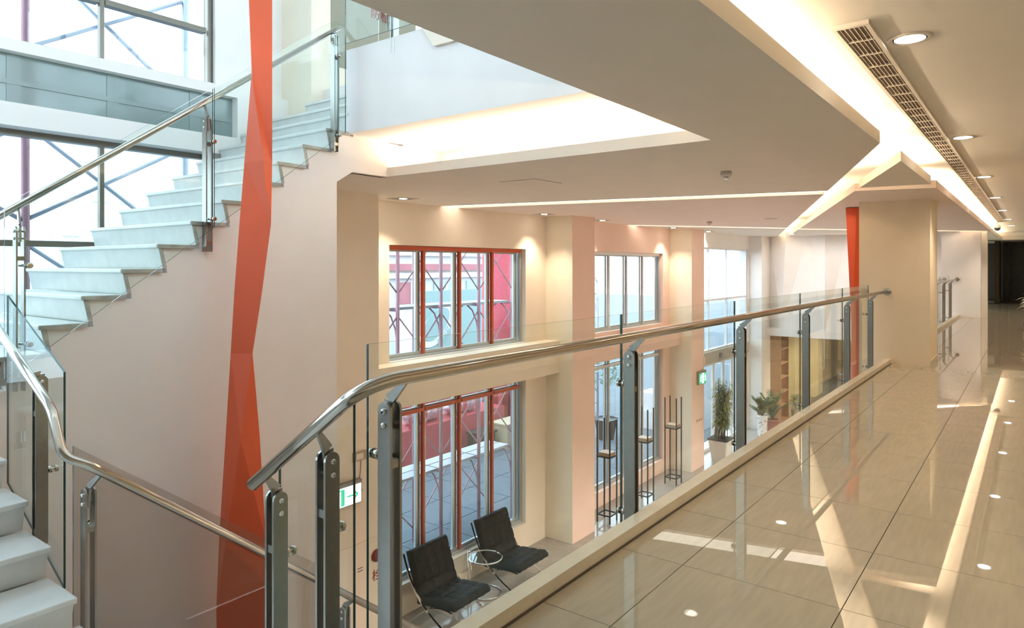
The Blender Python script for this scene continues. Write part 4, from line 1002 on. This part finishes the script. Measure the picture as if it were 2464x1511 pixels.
# scaffold along the pavement
def scaffold(name, label, x0, bays, Y, z0, levels, m, mb_, planks=True):
    r = thing(name, (x0, Y, z0), label, 'scaffold')
    W = 1.15
    for i in range(bays + 1):
        for dy in (0, 0.75):
            MB().tube([(x0 + W * i, Y + dy, z0), (x0 + W * i, Y + dy, z0 + 1.6 * levels + .1)], 0.036, 10).build('pole', M[m], r)
        for l in range(levels):
            z = z0 + 1.6 * (l + 1)
            MB().tube([(x0 + W * i, Y, z - .05), (x0 + W * i, Y + .75, z - .05)], 0.022, 8).build('ledger', M[m], r)
            for a, b in ((0.0, 1), (0.75, -1)):
                MB().tube([(x0 + W * i, Y + a, z - .75), (x0 + W * i, Y + a + b * .06, z - .40), (x0 + W * i, Y + a + b * .18, z - .17), (x0 + W * i, Y + a + b * .33, z - .06)], 0.016, 8).build('curved_brace', M[m], r)
    for i in range(bays):
        for l in range(levels):
            z = z0 + 1.6 * l
            for dy in ((0,) if l else (.75,)):
                MB().tube([(x0 + W * i, Y + dy, z + .25), (x0 + W * (i + 1), Y + dy, z + 1.45)], 0.014, 6).build('brace', M[mb_], r)
                if l or i % 2: MB().tube([(x0 + W * i, Y + dy, z + 1.45), (x0 + W * (i + 1), Y + dy, z + .25)], 0.014, 6).build('brace', M[mb_], r)
            if planks:
                for j in range(2): MB().box(x0 + W * i + .02, x0 + W * (i + 1) - .02, Y + .08 + .31 * j, Y + .36 + .31 * j, z + 1.55, z + 1.60).build('plank', M['plank'], r)
    return r
scaffold('scaffold', 'red primed tube scaffold with steel planks outside the first hall window', 7.6, 4, 9.25, EZ + .03, 4, 'scaf', 'scaf')
scaffold('scaffold', 'grey tube scaffold outside the second hall window', 15.3, 2, 10.2, EZ + .03, 4, 'scafb', 'scafb', False)
# large braced scaffold outside the stair windows
sc3 = thing('scaffold', (3.8, 9.2, EZ), 'large braced scaffold outside the tall stair windows', 'scaffold')
for x, m in ((1.0, 'scafb'), (2.92, 'scaf'), (4.78, 'scafb')): MB().tube([(x, 9.2, EZ), (x, 9.2, 8.0)], 0.045, 10).build('pole', M[m], sc3)
for a, b in (((3.019, 4.049), (4.733, 5.066)), ((3.475, 4.718), (4.75, 3.73)), ((2.957, 3.094), (4.78, 1.74)), ((2.957, 2.044), (4.78, 3.10)), ((2.92, 1.75), (4.78, 0.4)), ((1.0, 2.0), (2.92, 3.1)), ((1.0, 3.1), (2.92, 2.0))):
    MB().tube([(a[0], 9.2, a[1]), (b[0], 9.2, b[1])], 0.025, 8).build('brace', M['scafb'], sc3)
# street frontage opposite
fb = thing('shop_building', (24, 30, EZ), 'street building opposite with white balcony bands and red shop fronts', 'building')
MB().box(18, 50, 30, 36, EZ, 6.5).build('wall', M['facade'], fb)
for k, (z0, z1, m) in enumerate(((2.1, 2.7, 'facadew'), (1.2, 1.6, 'facaded'), (0.75, 1.05, 'facadew'), (4.2, 4.8, 'facadew'))):
    MB().box(18, 50, 29.7, 30, z0, z1).build('balcony_band', M[m], fb)
for k in range(10):
    f = MB().box(19 + 3.1 * k, 21.2 + 3.1 * k, 29.9, 30.0, -0.8, 0.5).build('window', M['facaded'] if k % 3 == 0 else M['winglass'], fb)
    MB().box(19 + 3.1 * k + 1.05, 19 + 3.1 * k + 1.15, 29.85, 29.9, -0.8, 0.5).build('window_bar', M['facadew'], f)
    MB().box(19 + 3.1 * k, 21.4 + 3.1 * k, 29.9, 30.0, EZ, -1.6).build('shop_front', M['facadew'] if k % 2 else M['winglass'], fb)
sn = thing('shop_sign', (21.6, 19.9, -1.0), 'teal street sign with an oval emblem and slanting white letters', 'sign')
MB().box(20.1, 25.2, 19.95, 20.1, -2.3, 0.45).build('board', M['signteal'], sn)
ov = []
for k in range(28):
    a = 2 * PI * k / 28; u, v = 1.15 * math.cos(a), .62 * math.sin(a); q = .62
    ov.append((21.1 + u * math.cos(q) - v * math.sin(q), -1.05 + u * math.sin(q) + v * math.cos(q)))
MB().prism_y(ov, 19.90, 19.948).build('emblem', M['facadew'], sn)
ov2 = [(21.1 + (x - 21.1) * .8 - .1, -1.05 + (z + 1.05) * .8 + .12) for x, z in ov]
MB().prism_y(ov2, 19.86, 19.90).build('emblem_core', M['signteal'], sn)
text_mesh('lettering', 'psun', 0.55, M['signteal'], sn, (21.45, 19.85, -1.35), (math.cos(.75), 0, math.sin(.75)), (-math.sin(.75), 0, math.cos(.75)))
for x in (20.4, 24.9): MB().box(x, x + .15, 20.0, 20.08, EZ, -2.3).build('sign_leg', M['scafb'], sn)
# pale distant block seen through the stair window, hills of haze
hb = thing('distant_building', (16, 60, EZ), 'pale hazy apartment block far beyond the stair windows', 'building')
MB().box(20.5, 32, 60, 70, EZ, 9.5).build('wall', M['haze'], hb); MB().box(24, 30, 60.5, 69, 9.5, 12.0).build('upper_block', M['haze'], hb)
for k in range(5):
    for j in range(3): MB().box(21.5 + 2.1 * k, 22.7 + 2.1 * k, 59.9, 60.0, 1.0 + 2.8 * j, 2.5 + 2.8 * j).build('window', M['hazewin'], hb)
# potted tree and white boxes outside the second window
tr = thing('street_tree', (19.5, 11.0, EZ), 'dark green tree in a big black pot outside the second window', 'tree')
MB().lathe([(0.26, 0), (0.36, .62), (0.40, .66), (0.34, .60)], 20, (19.5, 11.0, EZ + .03)).build('pot', M['blackmetal'], tr)
MB().tube([(19.5, 11, EZ + .6), (19.45, 11.02, EZ + 1.2), (19.52, 11, EZ + 1.8)], [.035, .03, .02], 8).build('trunk', M['cane'], tr)
lv = MB()
for k in range(420):
    d = rdir(-1, 1).normalized(); rr = random.uniform(.3, .62); p = Vector((19.5, 11, EZ + 2.15)) + d * rr
    leaf(lv, p, rdir(-.6, .6), random.uniform(.10, .17), .06, .4)
o = lv.build('crown', M['leafdk'], tr, fix=False); o['kind'] = 'stuff'
for k, (x, z, lab) in enumerate(((22.0, 0.03, 'white carton on the pavement outside the second window, bottom of its pile'), (22.1, 0.635, 'white carton lying on top of another carton outside the second window'))):
    r = thing('carton', (x, 10.6, EZ + z), lab, 'box', 'white cartons outside'); MB().box(x - .45, x + .45, 10.3, 10.9, EZ + z, EZ + z + .6).build('body', M['wrapw'], r); MB().box(x - .04, x + .04, 10.29, 10.9, EZ + z + .6, EZ + z + .603).build('tape', M['brownstone'], r)
